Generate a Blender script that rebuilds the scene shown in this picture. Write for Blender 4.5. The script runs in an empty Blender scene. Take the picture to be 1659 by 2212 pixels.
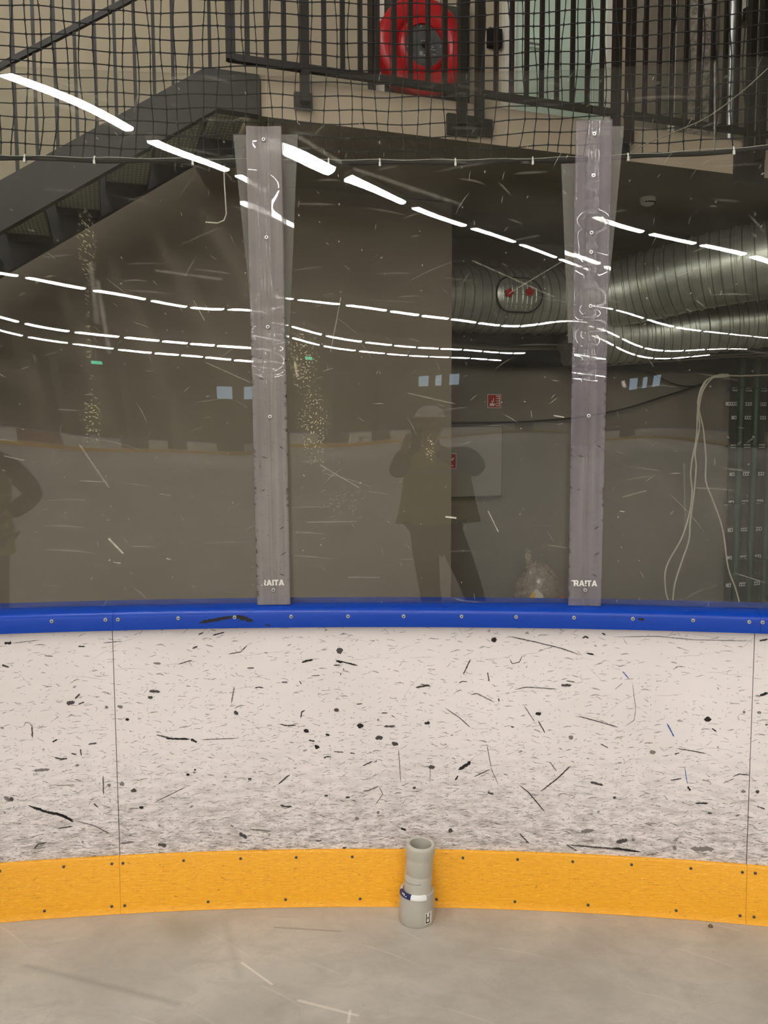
import bpy, math, random
from mathutils import Vector, Matrix
random.seed(7)
SC = bpy.context.scene
COL = SC.collection
PI = math.pi

# ------------------------------------------------------------------ survey of the place
W, H = 1659, 2212
F, PITCH, ROLL, CH = 1772.25, .08761, -.00404, 1.6683
CX, CY, RB = -.14023, -5.36095, 8.19            # centre and radius of the rink corner
RG = 8.222                                      # radius of the glass line
A1, A2 = -.030218, .101714                      # the two pane joints (angles on the arc)
DA = A2 - A1
S1, S2 = -.0979, .1699                          # the two board seams
CAM = Vector((0, 0, CH))
BO = Vector((-.7227, 5.0953, 0)); BT = Vector((.9475, .31975, 0)); BN = Vector((-.31975, .9475, 0))

def bl(s, w, z): return BO + BT * s + BN * w + Vector((0, 0, z))          # building frame
def arc(a, r, z): return Vector((CX + r * math.sin(a), CY + r * math.cos(a), z))
def ray(u, v):
    xr, ur = (u - W / 2) / F, -(v - H / 2) / F
    c, s = math.cos(ROLL), math.sin(ROLL)
    X, up = xr * c - ur * s, xr * s + ur * c
    return Vector((X, math.cos(PITCH) + up * math.sin(PITCH), -math.sin(PITCH) + up * math.cos(PITCH)))
def on_w(u, v, w):                               # surveyed point on the building plane at depth w
    d = ray(u, v); k = ((BO + BN * w - CAM).dot(BN)) / d.dot(BN); P = CAM + d * k - BO
    return P.dot(BT), P.z
def on_arc(u, v, R):                             # surveyed point on the board cylinder -> angle, height
    d = ray(u, v); ox, oy = -CX, -CY
    a = d.x ** 2 + d.y ** 2; b = 2 * (ox * d.x + oy * d.y); c = ox * ox + oy * oy - R * R
    k = (-b + math.sqrt(b * b - 4 * a * c)) / (2 * a); P = CAM + d * k
    return math.atan2(P.x - CX, P.y - CY), P.z
def on_floor(u, v):
    d = ray(u, v); k = -CH / d.z; P = CAM + d * k
    return P.x, P.y

# ------------------------------------------------------------------ materials
def lin(c):
    f = lambda x: x / 12.92 if x <= .04045 else ((x + .055) / 1.055) ** 2.4
    return tuple(f(x / 255) for x in c)
class NT:
    def __init__(s, m): s.t = m.node_tree; s.n = s.t.nodes
    def new(s, k, **kw):
        n = s.n.new(k)
        for a, b in kw.items(): setattr(n, a, b)
        return n
    def set(s, sock, v):
        if hasattr(v, 'is_linked') or isinstance(v, bpy.types.NodeSocket): s.t.links.new(v, sock)
        else: sock.default_value = v
    def m(s, op, a, b=0., c=None, clamp=False):
        n = s.new('ShaderNodeMath', operation=op, use_clamp=clamp)
        s.set(n.inputs[0], a); s.set(n.inputs[1], b)
        if c is not None: s.set(n.inputs[2], c)
        return n.outputs[0]
    def mix(s, f, a, b):
        n = s.new('ShaderNodeMix', data_type='RGBA')
        s.set(n.inputs[0], f)
        for i, v in ((6, a), (7, b)):
            s.set(n.inputs[i], v if isinstance(v, bpy.types.NodeSocket) else (*v[:3], 1))
        return n.outputs[2]
    def ramp(s, v, lo, hi, a=0., b=1.):
        n = s.new('ShaderNodeMapRange'); n.clamp = True
        s.set(n.inputs[0], v)
        for i, x in enumerate((lo, hi, a, b)): s.set(n.inputs[i + 1], x)
        return n.outputs[0]
    def noise(s, vec, scale, detail=3, rough=.55, dist=0):
        n = s.new('ShaderNodeTexNoise'); s.set(n.inputs['Vector'], vec)
        n.inputs['Scale'].default_value = scale; n.inputs['Detail'].default_value = detail
        n.inputs['Roughness'].default_value = rough; n.inputs['Distortion'].default_value = dist
        return n.outputs['Fac']
    def vec(s, v, scale=(1, 1, 1), loc=(0, 0, 0), rot=0):
        n = s.new('ShaderNodeMapping'); s.set(n.inputs[0], v)
        n.inputs['Scale'].default_value = scale; n.inputs['Location'].default_value = loc
        n.inputs['Rotation'].default_value = (0, 0, rot)
        return n.outputs[0]
    def sep(s, v):
        n = s.new('ShaderNodeSeparateXYZ'); s.set(n.inputs[0], v); return n.outputs
    def uv(s): return s.new('ShaderNodeTexCoord').outputs['UV']
    def obj(s): return s.new('ShaderNodeTexCoord').outputs['Object']
    def dashes(s, uv, cell, length, width, prob, ang=0., spread=1., curve=0., seed=0., soft=.35):
        """short strokes, one per Voronoi cell: cell=(x,y) metres, ang +- spread radians"""
        mp = s.vec(uv, (1 / cell[0], 1 / cell[1], 1), (seed * 7.31, seed * 3.17, 0))
        vo = s.new('ShaderNodeTexVoronoi', voronoi_dimensions='2D', feature='F1')
        s.set(vo.inputs['Vector'], mp); vo.inputs['Scale'].default_value = 1
        d = s.new('ShaderNodeVectorMath', operation='SUBTRACT')
        s.set(d.inputs[0], mp); s.set(d.inputs[1], vo.outputs['Position'])
        x, y, _ = s.sep(d.outputs[0])
        x, y = s.m('MULTIPLY', x, cell[0]), s.m('MULTIPLY', y, cell[1])
        r, g, b = s.sep(vo.outputs['Color'])
        an = s.m('ADD', s.m('MULTIPLY', s.m('SUBTRACT', g, .5), 2 * spread), ang)
        co, si = s.m('COSINE', an), s.m('SINE', an)
        xx = s.m('ADD', s.m('MULTIPLY', x, co), s.m('MULTIPLY', y, si))
        yy = s.m('SUBTRACT', s.m('MULTIPLY', y, co), s.m('MULTIPLY', x, si))
        if curve: yy = s.m('ADD', yy, s.m('MULTIPLY', s.m('MULTIPLY', xx, xx), curve))
        ln = s.m('MULTIPLY', s.m('ADD', s.m('MULTIPLY', b, .8), .3), length)
        t = s.m('DIVIDE', xx, ln)
        ww = s.m('MULTIPLY', s.m('SUBTRACT', 1., s.m('MULTIPLY', t, t)), width)
        k = s.m('DIVIDE', s.m('SUBTRACT', ww, s.m('ABSOLUTE', yy)), width * soft, clamp=True)
        return s.m('MULTIPLY', k, s.m('LESS_THAN', r, prob))
    def seg(s, xy, P, Q, width, soft=.5):
        """mask of a straight streak from P to Q on a flat surface"""
        dx, dy = Q[0] - P[0], Q[1] - P[1]; L = math.hypot(dx, dy); an = math.atan2(dy, dx)
        x, y = xy
        X, Y = s.m('SUBTRACT', x, P[0]), s.m('SUBTRACT', y, P[1])
        xx = s.m('ADD', s.m('MULTIPLY', X, math.cos(an)), s.m('MULTIPLY', Y, math.sin(an)))
        yy = s.m('ABSOLUTE', s.m('SUBTRACT', s.m('MULTIPLY', Y, math.cos(an)), s.m('MULTIPLY', X, math.sin(an))))
        k = s.ramp(yy, width * (1 - soft), width, 1, 0)
        e = s.ramp(s.m('ABSOLUTE', s.m('SUBTRACT', xx, L / 2)), L / 2 - width, L / 2, 1, 0)
        return s.m('MULTIPLY', k, e)
def newmat(name):
    m = bpy.data.materials.new(name); m.use_nodes = True
    n = NT(m); b = m.node_tree.nodes['Principled BSDF']; return m, n, b
MATS = {}
def pm(name, rgb, rough=.5, metal=0., var=.1, scale=9., bump=0., spec=.4):
    """painted / plain surface with a little procedural unevenness"""
    if name in MATS: return MATS[name]
    m, n, b = newmat(name); c = lin(rgb)
    f = n.noise(n.obj(), scale, 4)
    f = n.ramp(f, .3, .7)
    n.set(b.inputs['Base Color'], n.mix(f, [x * (1 - var) for x in c], [min(1, x * (1 + var)) for x in c]))
    n.set(b.inputs['Roughness'], n.ramp(f, 0, 1, rough * .9, min(1, rough * 1.1)))
    b.inputs['Metallic'].default_value = metal; b.inputs['Specular IOR Level'].default_value = spec
    if bump:
        bp = n.new('ShaderNodeBump'); bp.inputs['Strength'].default_value = bump; bp.inputs['Distance'].default_value = .01
        n.set(bp.inputs['Height'], n.noise(n.obj(), scale * 5, 5)); n.set(b.inputs['Normal'], bp.outputs[0])
    MATS[name] = m; return m

def glassy(name, haze_fn, tint=(.95, .955, .94), f0=.042, haze_rgb=(200, 190, 170), rough=0.):
    """clear plastic sheet: what lies behind, its reflection by Fresnel, and dirt lying on it"""
    m, n, b = newmat(name); n.n.remove(b)
    out = [x for x in n.n if x.type == 'OUTPUT_MATERIAL'][0]
    g = n.new('ShaderNodeNewGeometry')
    dt = n.new('ShaderNodeVectorMath', operation='DOT_PRODUCT')
    n.set(dt.inputs[0], g.outputs['Normal']); n.set(dt.inputs[1], g.outputs['Incoming'])
    om = n.m('SUBTRACT', 1., n.m('ABSOLUTE', dt.outputs['Value']))
    p5 = n.m('POWER', om, 5.)
    fr = n.m('ADD', n.m('MULTIPLY', p5, 1 - f0), f0)
    tr = n.new('ShaderNodeBsdfTransparent'); tr.inputs[0].default_value = (*tint, 1)
    gl = n.new('ShaderNodeBsdfGlossy'); gl.inputs['Roughness'].default_value = rough
    mx = n.new('ShaderNodeMixShader'); n.set(mx.inputs[0], fr)
    n.t.links.new(tr.outputs[0], mx.inputs[1]); n.t.links.new(gl.outputs[0], mx.inputs[2])
    df = n.new('ShaderNodeBsdfDiffuse')
    hz, col = haze_fn(n)
    n.set(df.inputs[0], col if col is not None else (*lin(haze_rgb), 1))
    m2 = n.new('ShaderNodeMixShader'); n.set(m2.inputs[0], hz)
    n.t.links.new(mx.outputs[0], m2.inputs[1]); n.t.links.new(df.outputs[0], m2.inputs[2])
    n.t.links.new(m2.outputs[0], out.inputs[0])
    return m

def board_mat():
    m, n, b = newmat('scuffed_white_board'); uv = n.uv(); u, v, _ = n.sep(uv)
    low = n.ramp(v, .95, .25)                    # puck traffic grows towards the ice
    low2 = n.ramp(v, .55, .2)
    wob = n.noise(uv, 14, 2)
    wn = n.new('ShaderNodeVectorMath', operation='ADD'); n.set(wn.inputs[0], uv)
    wc = n.new('ShaderNodeCombineXYZ'); n.set(wc.inputs[0], n.m('MULTIPLY', wob, .03)); n.set(wc.inputs[1], n.m('MULTIPLY', n.noise(n.vec(uv, (1, 1, 1), (5, 3, 0)), 17, 2), .02)); n.set(wn.inputs[1], wc.outputs[0])
    w = wn.outputs[0]
    L = []
    L.append((n.dashes(w, (.046, .020), .020, .0013, n.ramp(low, 0, 1, .22, .62), 0, .35, 3, 1), .72))
    L.append((n.dashes(w, (.030, .013), .012, .0009, n.ramp(low, 0, 1, .14, .55), .1, .6, 5, 2), .65))
    L.append((n.dashes(w, (.095, .052), .020, .0024, .40, 0, .4, 11, 3), .72))
    L.append((n.dashes(w, (.075, .042), .016, .0018, .45, 0, .9, -9, 4), .55))
    L.append((n.dashes(w, (.25, .20), .12, .0009, .55, 0, 1.2, .8, 5), .42))
    L.append((n.dashes(w, (.20, .12), .10, .0010, .6, 0, .25, .4, 6), .40))
    L.append((n.dashes(w, (.13, .11), .009, .0065, .22, 0, .8, 0, 7, .6), .75))
    L.append((n.dashes(w, (.018, .014), .005, .0013, n.ramp(low, 0, 1, .10, .55), 0, 1.5, 0, 8), .6))
    L.append((n.dashes(w, (.060, .020), .032, .0022, n.ramp(low2, 0, 1, .0, .62), 0, .18, 1, 9, .9), .8))
    L.append((n.dashes(w, (.034, .016), .014, .0022, n.ramp(low2, 0, 1, .0, .6), 0, .5, 2, 10, .9), .75))
    brk = n.ramp(n.noise(uv, 160, 2), .38, .56)
    keep = 1.
    for k, s in L:
        keep = n.m('MULTIPLY', keep, n.m('SUBTRACT', 1., n.m('MULTIPLY', n.m('MULTIPLY', k, s), n.ramp(brk, 0, 1, .45, 1))))
    dirt = n.noise(n.vec(uv, (3, 9, 1)), 4.5, 6, .65)
    dirt = n.m('MULTIPLY', n.ramp(dirt, .42, .70), n.ramp(v, .62, .22, .03, .72))
    grime = n.m('MULTIPLY', n.ramp(n.noise(n.vec(uv, (12, 55, 1)), 3, 5, .7), .48, .68), n.ramp(v, .48, .22, .0, .66))
    base = n.mix(n.ramp(n.noise(uv, 2.2, 3), .3, .7), lin((241, 232, 229)), lin((233, 224, 219)))
    c = n.mix(dirt, base, lin((120, 108, 94)))
    c = n.mix(grime, c, lin((92, 82, 72)))
    c = n.mix(n.m('SUBTRACT', 1., keep), c, lin((46, 41, 40)))
    n.set(b.inputs['Base Color'], c); b.inputs['Roughness'].default_value = .42
    b.inputs['Specular IOR Level'].default_value = .3
    return m
def kick_mat():
    m, n, b = newmat('yellow_kick_plastic'); uv = n.uv(); u, v, _ = n.sep(uv)
    f = n.noise(n.vec(uv, (5, 26, 1)), 6, 6, .65)
    c = n.mix(n.ramp(f, .35, .68), lin((246, 176, 22)), lin((232, 158, 14)))
    band = n.m('MULTIPLY', n.ramp(v, .05, .08), n.ramp(v, .19, .13))
    s1 = n.dashes(uv, (.09, .012), .035, .0008, n.ramp(band, 0, 1, .08, .5), 0, .06, .3, 1)
    s2 = n.dashes(uv, (.016, .008), .007, .0010, n.ramp(band, 0, 1, .08, .34), 0, .4, 0, 2)
    s3 = n.dashes(uv, (.16, .07), .012, .0025, .3, .5, 1.2, 10, 3)
    lt = n.dashes(uv, (.030, .012), .014, .0011, .3, .2, .4, 2, 4)
    brk = n.ramp(n.noise(uv, 110, 2), .42, .62)
    c = n.mix(n.m('MULTIPLY', lt, .7), c, lin((255, 205, 90)))
    for k, g in ((s1, .7), (s2, .55), (s3, .6)):
        c = n.mix(n.m('MULTIPLY', n.m('MULTIPLY', k, g), brk), c, lin((96, 62, 8)))
    n.set(b.inputs['Base Color'], c); b.inputs['Roughness'].default_value = .38
    bp = n.new('ShaderNodeBump'); bp.inputs['Strength'].default_value = .25; bp.inputs['Distance'].default_value = .002
    n.set(bp.inputs['Height'], f); n.set(b.inputs['Normal'], bp.outputs[0])
    return m
def cap_mat():
    m, n, b = newmat('blue_cap_plastic'); uv = n.uv()
    c = n.mix(n.ramp(n.noise(n.vec(uv, (2, 20, 1)), 5, 4), .3, .7), lin((2, 58, 160)), lin((5, 64, 170)))
    k = n.m('MULTIPLY', n.dashes(uv, (.14, .05), .03, .002, .35, 0, .3, 1, 2), .3)
    c = n.mix(k, c, lin((8, 24, 80)))
    n.set(b.inputs['Base Color'], c); b.inputs['Roughness'].default_value = .34; b.inputs['Specular IOR Level'].default_value = .3
    return m
def floor_mat():
    m, n, b = newmat('rink_concrete'); o = n.obj(); x, y, _ = n.sep(o)
    a = n.noise(o, 1.6, 6, .62, .6); f2 = n.noise(n.vec(o, (1, 1.6, 1), (3, 2, 0), .3), 7, 6, .7, .4)
    c = n.mix(n.ramp(a, .32, .68), lin((160, 153, 141)), lin((190, 182, 168)))
    c = n.mix(n.m('MULTIPLY', n.ramp(f2, .44, .70), .7), c, lin((158, 150, 138)))
    sw = n.dashes(n.vec(o, (1, 1, 1), (0, 0, 0), .5), (.5, .16), .22, .006, .6, 0, .3, .6, 3, 1.2)
    nr = n.ramp(y, -2., 1.)
    c = n.mix(n.m('MULTIPLY', n.m('MULTIPLY', sw, nr), .22), c, lin((226, 218, 203)))
    sw2 = n.dashes(n.vec(o, (1, 1, 1), (0, 0, 0), 1.2), (.4, .13), .18, .004, .5, 0, .5, .8, 5, 1.2)
    c = n.mix(n.m('MULTIPLY', n.m('MULTIPLY', sw2, nr), .25), c, lin((150, 142, 130)))
    sp = n.dashes(o, (.13, .12), .006, .0035, .3, 0, 1.5, 0, 9, .9)
    c = n.mix(n.m('MULTIPLY', n.m('MULTIPLY', sp, nr), .5), c, lin((120, 112, 100)))
    def streak(c, p, q, w, col, k, soft=.5):
        return n.mix(n.m('MULTIPLY', n.seg((x, y), on_floor(*p), on_floor(*q), w, soft), k), c, lin(col))
    c = streak(c, (45, 2083), (400, 2172), .020, (128, 122, 110), .42, 1)
    c = streak(c, (485, 1985), (520, 2120), .026, (150, 142, 130), .4, 1)
    c = streak(c, (640, 2160), (778, 2195), .008, (236, 228, 212), .5, 1)
    c = streak(c, (757, 2180), (752, 2212), .007, (236, 228, 212), .5, 1)
    c = streak(c, (520, 2078), (590, 2128), .005, (226, 218, 202), .6)
    c = streak(c, (590, 2003), (740, 2012), .005, (120, 108, 95), .5)
    c = streak(c, (980, 2066), (1130, 2078), .006, (165, 152, 140), .5)
    ed = n.ramp(n.noise(o, 5, 4), .35, .65)
    st = n.m('MULTIPLY', n.seg((x, y), on_floor(340, 1975), on_floor(455, 2035), .10, .8), n.ramp(ed, 0, 1, .25, .8))
    c = n.mix(n.m('MULTIPLY', st, .75), c, lin((140, 134, 116)))
    st = n.m('MULTIPLY', n.seg((x, y), on_floor(1080, 2090), on_floor(1420, 2010), .13, 1), n.ramp(ed, 0, 1, .2, .8))
    c = n.mix(n.m('MULTIPLY', st, .6), c, lin((146, 137, 128)))
    st = n.m('MULTIPLY', n.seg((x, y), on_floor(1040, 2190), on_floor(1180, 2120), .16, 1), n.ramp(ed, 0, 1, .2, .8))
    c = n.mix(n.m('MULTIPLY', st, .6), c, lin((140, 130, 122)))
    n.set(b.inputs['Base Color'], c); b.inputs['Roughness'].default_value = .6
    bp = n.new('ShaderNodeBump'); n.set(bp.inputs['Strength'], n.m('MULTIPLY', nr, .14)); bp.inputs['Distance'].default_value = .004
    n.set(bp.inputs['Height'], f2); n.set(b.inputs['Normal'], bp.outputs[0])
    return m
def emit_mat(name, rgb, k):
    m, n, b = newmat(name); n.n.remove(b)
    out = [x for x in n.n if x.type == 'OUTPUT_MATERIAL'][0]
    e = n.new('ShaderNodeEmission'); e.inputs[0].default_value = (*rgb, 1); e.inputs[1].default_value = k
    n.t.links.new(e.outputs[0], out.inputs[0]); return m
def granite_mat():
    m, n, b = newmat('rough_concrete'); o = n.obj()
    f = n.noise(o, 26, 5, .7); c = n.mix(n.ramp(f, .35, .65), lin((96, 88, 78)), lin((168, 158, 142)))
    n.set(b.inputs['Base Color'], c); b.inputs['Roughness'].default_value = .85
    return m
def tread_mat():
    m, n, b = newmat('perforated_steel'); uv = n.uv(); x, y, _ = n.sep(uv)
    q = [n.m('SUBTRACT', n.m('FRACT', n.m('DIVIDE', t, d)), .5) for t, d in ((x, .026), (y, .05))]
    r = n.m('ADD', n.m('POWER', q[0], 2.), n.m('POWER', q[1], 2.))
    hole = n.m('LESS_THAN', r, .060)
    c = n.mix(hole, lin((176, 182, 168)), lin((250, 244, 222)))
    n.set(b.inputs['Base Color'], c); b.inputs['Roughness'].default_value = .5; b.inputs['Metallic'].default_value = .2
    return m
def duct_mat():
    m, n, b = newmat('galvanised_sheet'); uv = n.uv(); o = n.obj()
    f = n.noise(o, 5, 5, .6, 1); sp = n.noise(o, 60, 3); ax, _, _ = n.sep(uv)
    seam = n.m('LESS_THAN', n.m('ABSOLUTE', n.m('SUBTRACT', n.m('FRACT', n.m('DIVIDE', ax, .088)), .5)), .055)
    n.set(b.inputs['Base Color'], n.mix(n.m('MULTIPLY', seam, .62), n.mix(n.ramp(f, .3, .7), lin((184, 188, 172)), lin((218, 220, 204))), lin((52, 56, 48))))
    n.set(b.inputs['Roughness'], n.ramp(sp, .3, .7, .30, .44)); b.inputs['Metallic'].default_value = .72
    bp = n.new('ShaderNodeBump'); bp.inputs['Strength'].default_value = .3; bp.inputs['Distance'].default_value = .02
    n.set(bp.inputs['Height'], f); n.set(b.inputs['Normal'], bp.outputs[0])
    return m

M_BOARD, M_KICK, M_CAP, M_FLOOR = board_mat(), kick_mat(), cap_mat(), floor_mat()
M_DUCT, M_TREAD, M_GRAN = duct_mat(), tread_mat(), granite_mat()
M_SCREW = pm('zinc_screw', (205, 205, 200), .35, .8); M_SLOT = pm('screw_recess', (40, 38, 36), .6)
M_SCREWD = pm('dull_screw', (120, 112, 96), .45, .7)
M_BLACK = pm('puck_black', (34, 31, 31), .7); M_GREYMARK = pm('grey_scuff', (128, 120, 116), .7); M_BLUEMARK = pm('blue_scuff', (52, 98, 170), .6); M_MID = pm('dark_scuff', (76, 70, 68), .7)
M_STEEL = pm('dark_painted_steel', (46, 42, 35), .5, .0, .08, 6)
M_STEELD = pm('railing_steel', (31, 25, 17), .5, .0, .08, 6)
M_NET = pm('net_cord', (13, 10, 6), .8); M_ROPE = pm('net_rope', (42, 40, 35), .8)
M_WALLB = pm('balcony_plaster', (176, 163, 138), .8, 0, .05, 2, .05); M_WALLD = pm('taupe_wall', (134, 122, 104), .8, 0, .05, 2, .05)
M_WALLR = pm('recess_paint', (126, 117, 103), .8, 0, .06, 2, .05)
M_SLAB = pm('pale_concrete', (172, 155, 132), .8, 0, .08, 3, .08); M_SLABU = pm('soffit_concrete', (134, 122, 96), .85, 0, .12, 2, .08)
M_PVC = pm('grey_pipe_plastic', (186, 180, 166), .38, 0, .04, 20); M_PVC2 = pm('grey_socket_plastic', (178, 173, 160), .4, 0, .05, 20)
M_WHITE = pm('white_plastic', (232, 228, 218), .45); M_CORD = pm('white_cord', (214, 206, 184), .7); M_BCORD = pm('black_cable', (26, 25, 24), .6)
M_RED = pm('red_enamel', (186, 44, 44), .32, 0, .08, 4); M_REDS = pm('sign_red', (176, 30, 32), .5); M_GREYHUB = pm('grey_label', (92, 92, 88), .5, 0, .25, 18)
M_GREEN = pm('green_pipe_paint', (18, 54, 32), .5, 0, .12, 5); M_DARK = pm('dark_board', (74, 72, 64), .8); M_INS = pm('black_insulation', (22, 22, 24), .85, 0, .3, 8)
M_DOOR = pm('pale_green_door', (206, 224, 204), .5, 0, .06, 2); M_FRAME = pm('white_frame', (226, 220, 206), .5)
M_CEIL = pm('dark_ceiling', (48, 42, 37), .9, 0, .2, .6); M_HALL = pm('hall_wall', (92, 86, 76), .9, 0, .15, .4)
M_ICEB = pm('far_board_white', (206, 200, 190), .5); M_FARY = pm('far_board_yellow', (214, 160, 40), .5); M_OUT = pm('outer_concrete', (130, 124, 110), .8, 0, .1, 2)
M_LAMP = emit_mat('tube_light', (1, .985, .95), 72.); M_HOUS = pm('lamp_housing', (170, 168, 160), .5)
M_WIN = emit_mat('window_glow', (.62, .82, 1.), 2.6); M_GATE = pm('dark_gate', (64, 60, 54), .6); M_GATER = pm('maroon_gate', (104, 62, 50), .6)
M_YEL = pm('yellow_card', (220, 176, 60), .6); M_CARD = pm('white_card', (214, 208, 190), .6); M_ORG = pm('orange_red_plastic', (214, 74, 50), .4)
M_BLUEST = pm('navy_sticker', (34, 40, 88), .35); M_INK = pm('black_ink', (24, 24, 24), .5)

def pane_uv(key, u, v):
    a0 = {'L': A1 - DA, 'M': A1, 'R': A2}[key]; p0, p1 = arc(a0, RG, 0), arc(a0 + DA, RG, 0); ex = (p1 - p0).normalized(); nn = Vector((ex.y, -ex.x, 0)); mid = (p0 + p1) / 2
    d = ray(u, v); k = ((mid - CAM).dot(nn)) / d.dot(nn); P = CAM + d * k
    return (P - mid).dot(ex), P.z
PANE_SCR_REFL = {'L': [((228, 1165), (262, 1200), .0032, .55), ((205, 600), (232, 765), .010, .09), ((190, 560), (205, 700), .012, .08), ((165, 960), (230, 1055), .002, .25), ((440, 780), (540, 825), .0018, .22), ((415, 645), (440, 690), .0022, .25), ((40, 190), (290, 285), .010, .07), ((120, 170), (230, 215), .006, .08), ((240, 1218), (256, 1220), .002, .5), ((355, 1209), (366, 1213), .002, .5), ((165, 1040), (225, 1042), .002, .2), ((340, 1068), (365, 1072), .0018, .2), ((0, 985), (45, 995), .003, .2), ((330, 580), (480, 600), .006, .08)],
    'M': [((962, 1118), (988, 1121), .0034, .95), ((1056, 1105), (1079, 1152), .0026, .4), ((712, 760), (735, 640), .0016, .3), ((880, 848), (985, 872), .003, .16), ((690, 1005), (775, 1055), .0022, .2), ((1100, 632), (1262, 535), .0020, .16), ((1020, 560), (1200, 640), .0016, .22), ((660, 1130), (770, 1128), .0016, .2), ((750, 1250), (820, 1251), .0018, .2), ((1185, 1180), (1228, 1186), .0016, .2), ((635, 780), (640, 815), .006, .4), ((1198, 897), (1222, 901), .0024, .7), ((640, 290), (740, 350), .009, .10), ((760, 360), (1000, 440), .008, .08)],  # scratches and tape; the last two streaks paint in a faint ceiling reflection
    'R': [((1545, 130), (1545, 320), .0022, .2), ((1345, 1075), (1400, 1060), .004, .12), ((1590, 1240), (1659, 1262), .0018, .2), ((1346, 820), (1352, 838), .008, .3), ((1340, 1105), (1352, 1107), .002, .5), ((1480, 1000), (1484, 1180), .004, .06)]}
PANE_FLECKS = {'L': [((-.066, 2.33), (.035, .14), .65), ((-.071, 2.0), (.012, .30), .45), ((-.071, 1.74), (.04, .10), .8)],
               'M': [((-.43, 1.95), (.06, .14), .8), ((-.40, 1.72), (.06, .16), .75), ((.007, 1.63), (.018, .06), 1.), ((-.30, 1.45), (.12, .06), .25)],
               'R': [((-.1, 1.5), (.1, .2), .1)]}
def pane_haze(key):
    def f(n):
        uv = n.uv(); u, v, _ = n.sep(uv)
        cl = n.ramp(n.noise(n.vec(uv, (1, 2.2, 1)), 2.2, 4, .6, .5), .3, .75, .004, .018)
        h = cl
        patch = n.ramp(n.noise(n.vec(uv, (1, 1, 1), (8.1, ord(key) * .37, 0)), 2.5, 3), .42, .66)
        for (cell, ln, wd, pr, sp, cu, sd, k) in (
                ((.16, .13), .055, .0009, .40, 1.3, 2, 1, .34), ((.10, .08), .020, .0007, .45, 1.5, 6, 2, .45),
                ((.33, .30), .16, .0008, .45, .9, .6, 3, .26), ((.07, .06), .005, .0013, .22, 1.5, 0, 4, .65),
                ((.26, .08), .12, .0035, .30, .22, .4, 5, .08)):
            d = n.dashes(uv, cell, ln, wd, pr, 0, sp, cu, sd + ord(key) * .13, .6)
            h = n.m('ADD', h, n.m('MULTIPLY', n.m('MULTIPLY', d, k), n.ramp(patch, 0, 1, .35, 1)))
        for P, Q, w_, k in PANE_SCR_REFL[key]:
            h = n.m('ADD', h, n.m('MULTIPLY', n.m('MULTIPLY', n.seg((u, v), pane_uv(key, *P), pane_uv(key, *Q), w_, .8), k), n.ramp(n.noise(uv, 55, 3), .3, .6, .35, 1)))
        col = None
        fl = n.m('MAXIMUM', n.dashes(uv, (.011, .011), .005, .0012, .6, 0, 1.5, 0, 11, .6), n.dashes(uv, (.02, .022), .011, .0008, .6, .3, 1.2, 8, 12, .6))
        tot = 0.
        for (c, s, k) in PANE_FLECKS[key]:
            g = n.m('ADD', n.m('POWER', n.m('DIVIDE', n.m('SUBTRACT', u, c[0]), s[0]), 2.), n.m('POWER', n.m('DIVIDE', n.m('SUBTRACT', v, c[1]), s[1]), 2.))
            g = n.m('MULTIPLY', n.ramp(n.m('ADD', g, n.m('MULTIPLY', n.noise(uv, 30, 3), 1.2)), .5, 1.6, 1, 0), k)
            tot = n.m('MAXIMUM', tot, g)
        fk = n.m('MULTIPLY', tot, n.m('ADD', n.m('MULTIPLY', fl, .95), .015))
        h = n.m('ADD', h, fk, clamp=True)
        col = n.mix(n.m('MULTIPLY', tot, 1., clamp=True), lin((232, 224, 206)), lin((222, 208, 150)))
        return h, col
    return f
def strip_haze(alpha, c1, c2):
    def f(n):
        uv = n.uv(); u, v, _ = n.sep(uv)
        h = n.ramp(n.noise(n.vec(uv, (3, 1, 1)), 5, 4), .3, .7, alpha - .07, alpha + .07)
        k = n.dashes(uv, (.06, .045), .014, .0024, .28, 0, .8, 9, 21); k2 = n.dashes(uv, (.02, .014), .005, .0014, .25, 0, 1.2, 0, 22)
        edge = n.ramp(n.m('ABSOLUTE', u), .046, .058)
        k3 = n.m('MULTIPLY', edge, n.ramp(n.noise(n.vec(uv, (40, 40, 1)), 1.2, 2), .56, .62))
        low = n.ramp(v, 2.35, 1.95)
        dk = n.m('MULTIPLY', n.m('ADD', n.m('ADD', n.m('MULTIPLY', k, .8), n.m('MULTIPLY', k2, .5)), n.m('MULTIPLY', k3, .9), clamp=True), low)
        col = n.mix(n.ramp(n.noise(n.vec(uv, (60, 1, 1)), 1, 2), .35, .65), lin(c1), lin(c2))
        return n.m('ADD', h, n.m('MULTIPLY', dk, .35), clamp=True), n.mix(dk, col, lin((40, 36, 38)))
    return f
M_PANE = {k: glassy('pane_plastic_' + k.lower(), pane_haze(k)) for k in 'LMR'}
M_STRIP = {'A': glassy('cloudy_strip_plastic', strip_haze(.60, (160, 153, 146), (148, 140, 138)), rough=.0), 'B': glassy('lilac_strip_plastic', strip_haze(.30, (170, 161, 163), (148, 139, 150)), rough=.0)}
M_BACKP = glassy('clear_back_plate', lambda n: (n.ramp(n.noise(n.uv(), 6, 4), .3, .7, .24, .33), None), haze_rgb=(190, 184, 180))
M_BAG = glassy('bag_film', lambda n: (n.ramp(n.noise(n.obj(), 9, 5, .7, 1.5), .35, .72, .30, .85), None), haze_rgb=(176, 160, 140), f0=.08, rough=.12)

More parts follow.
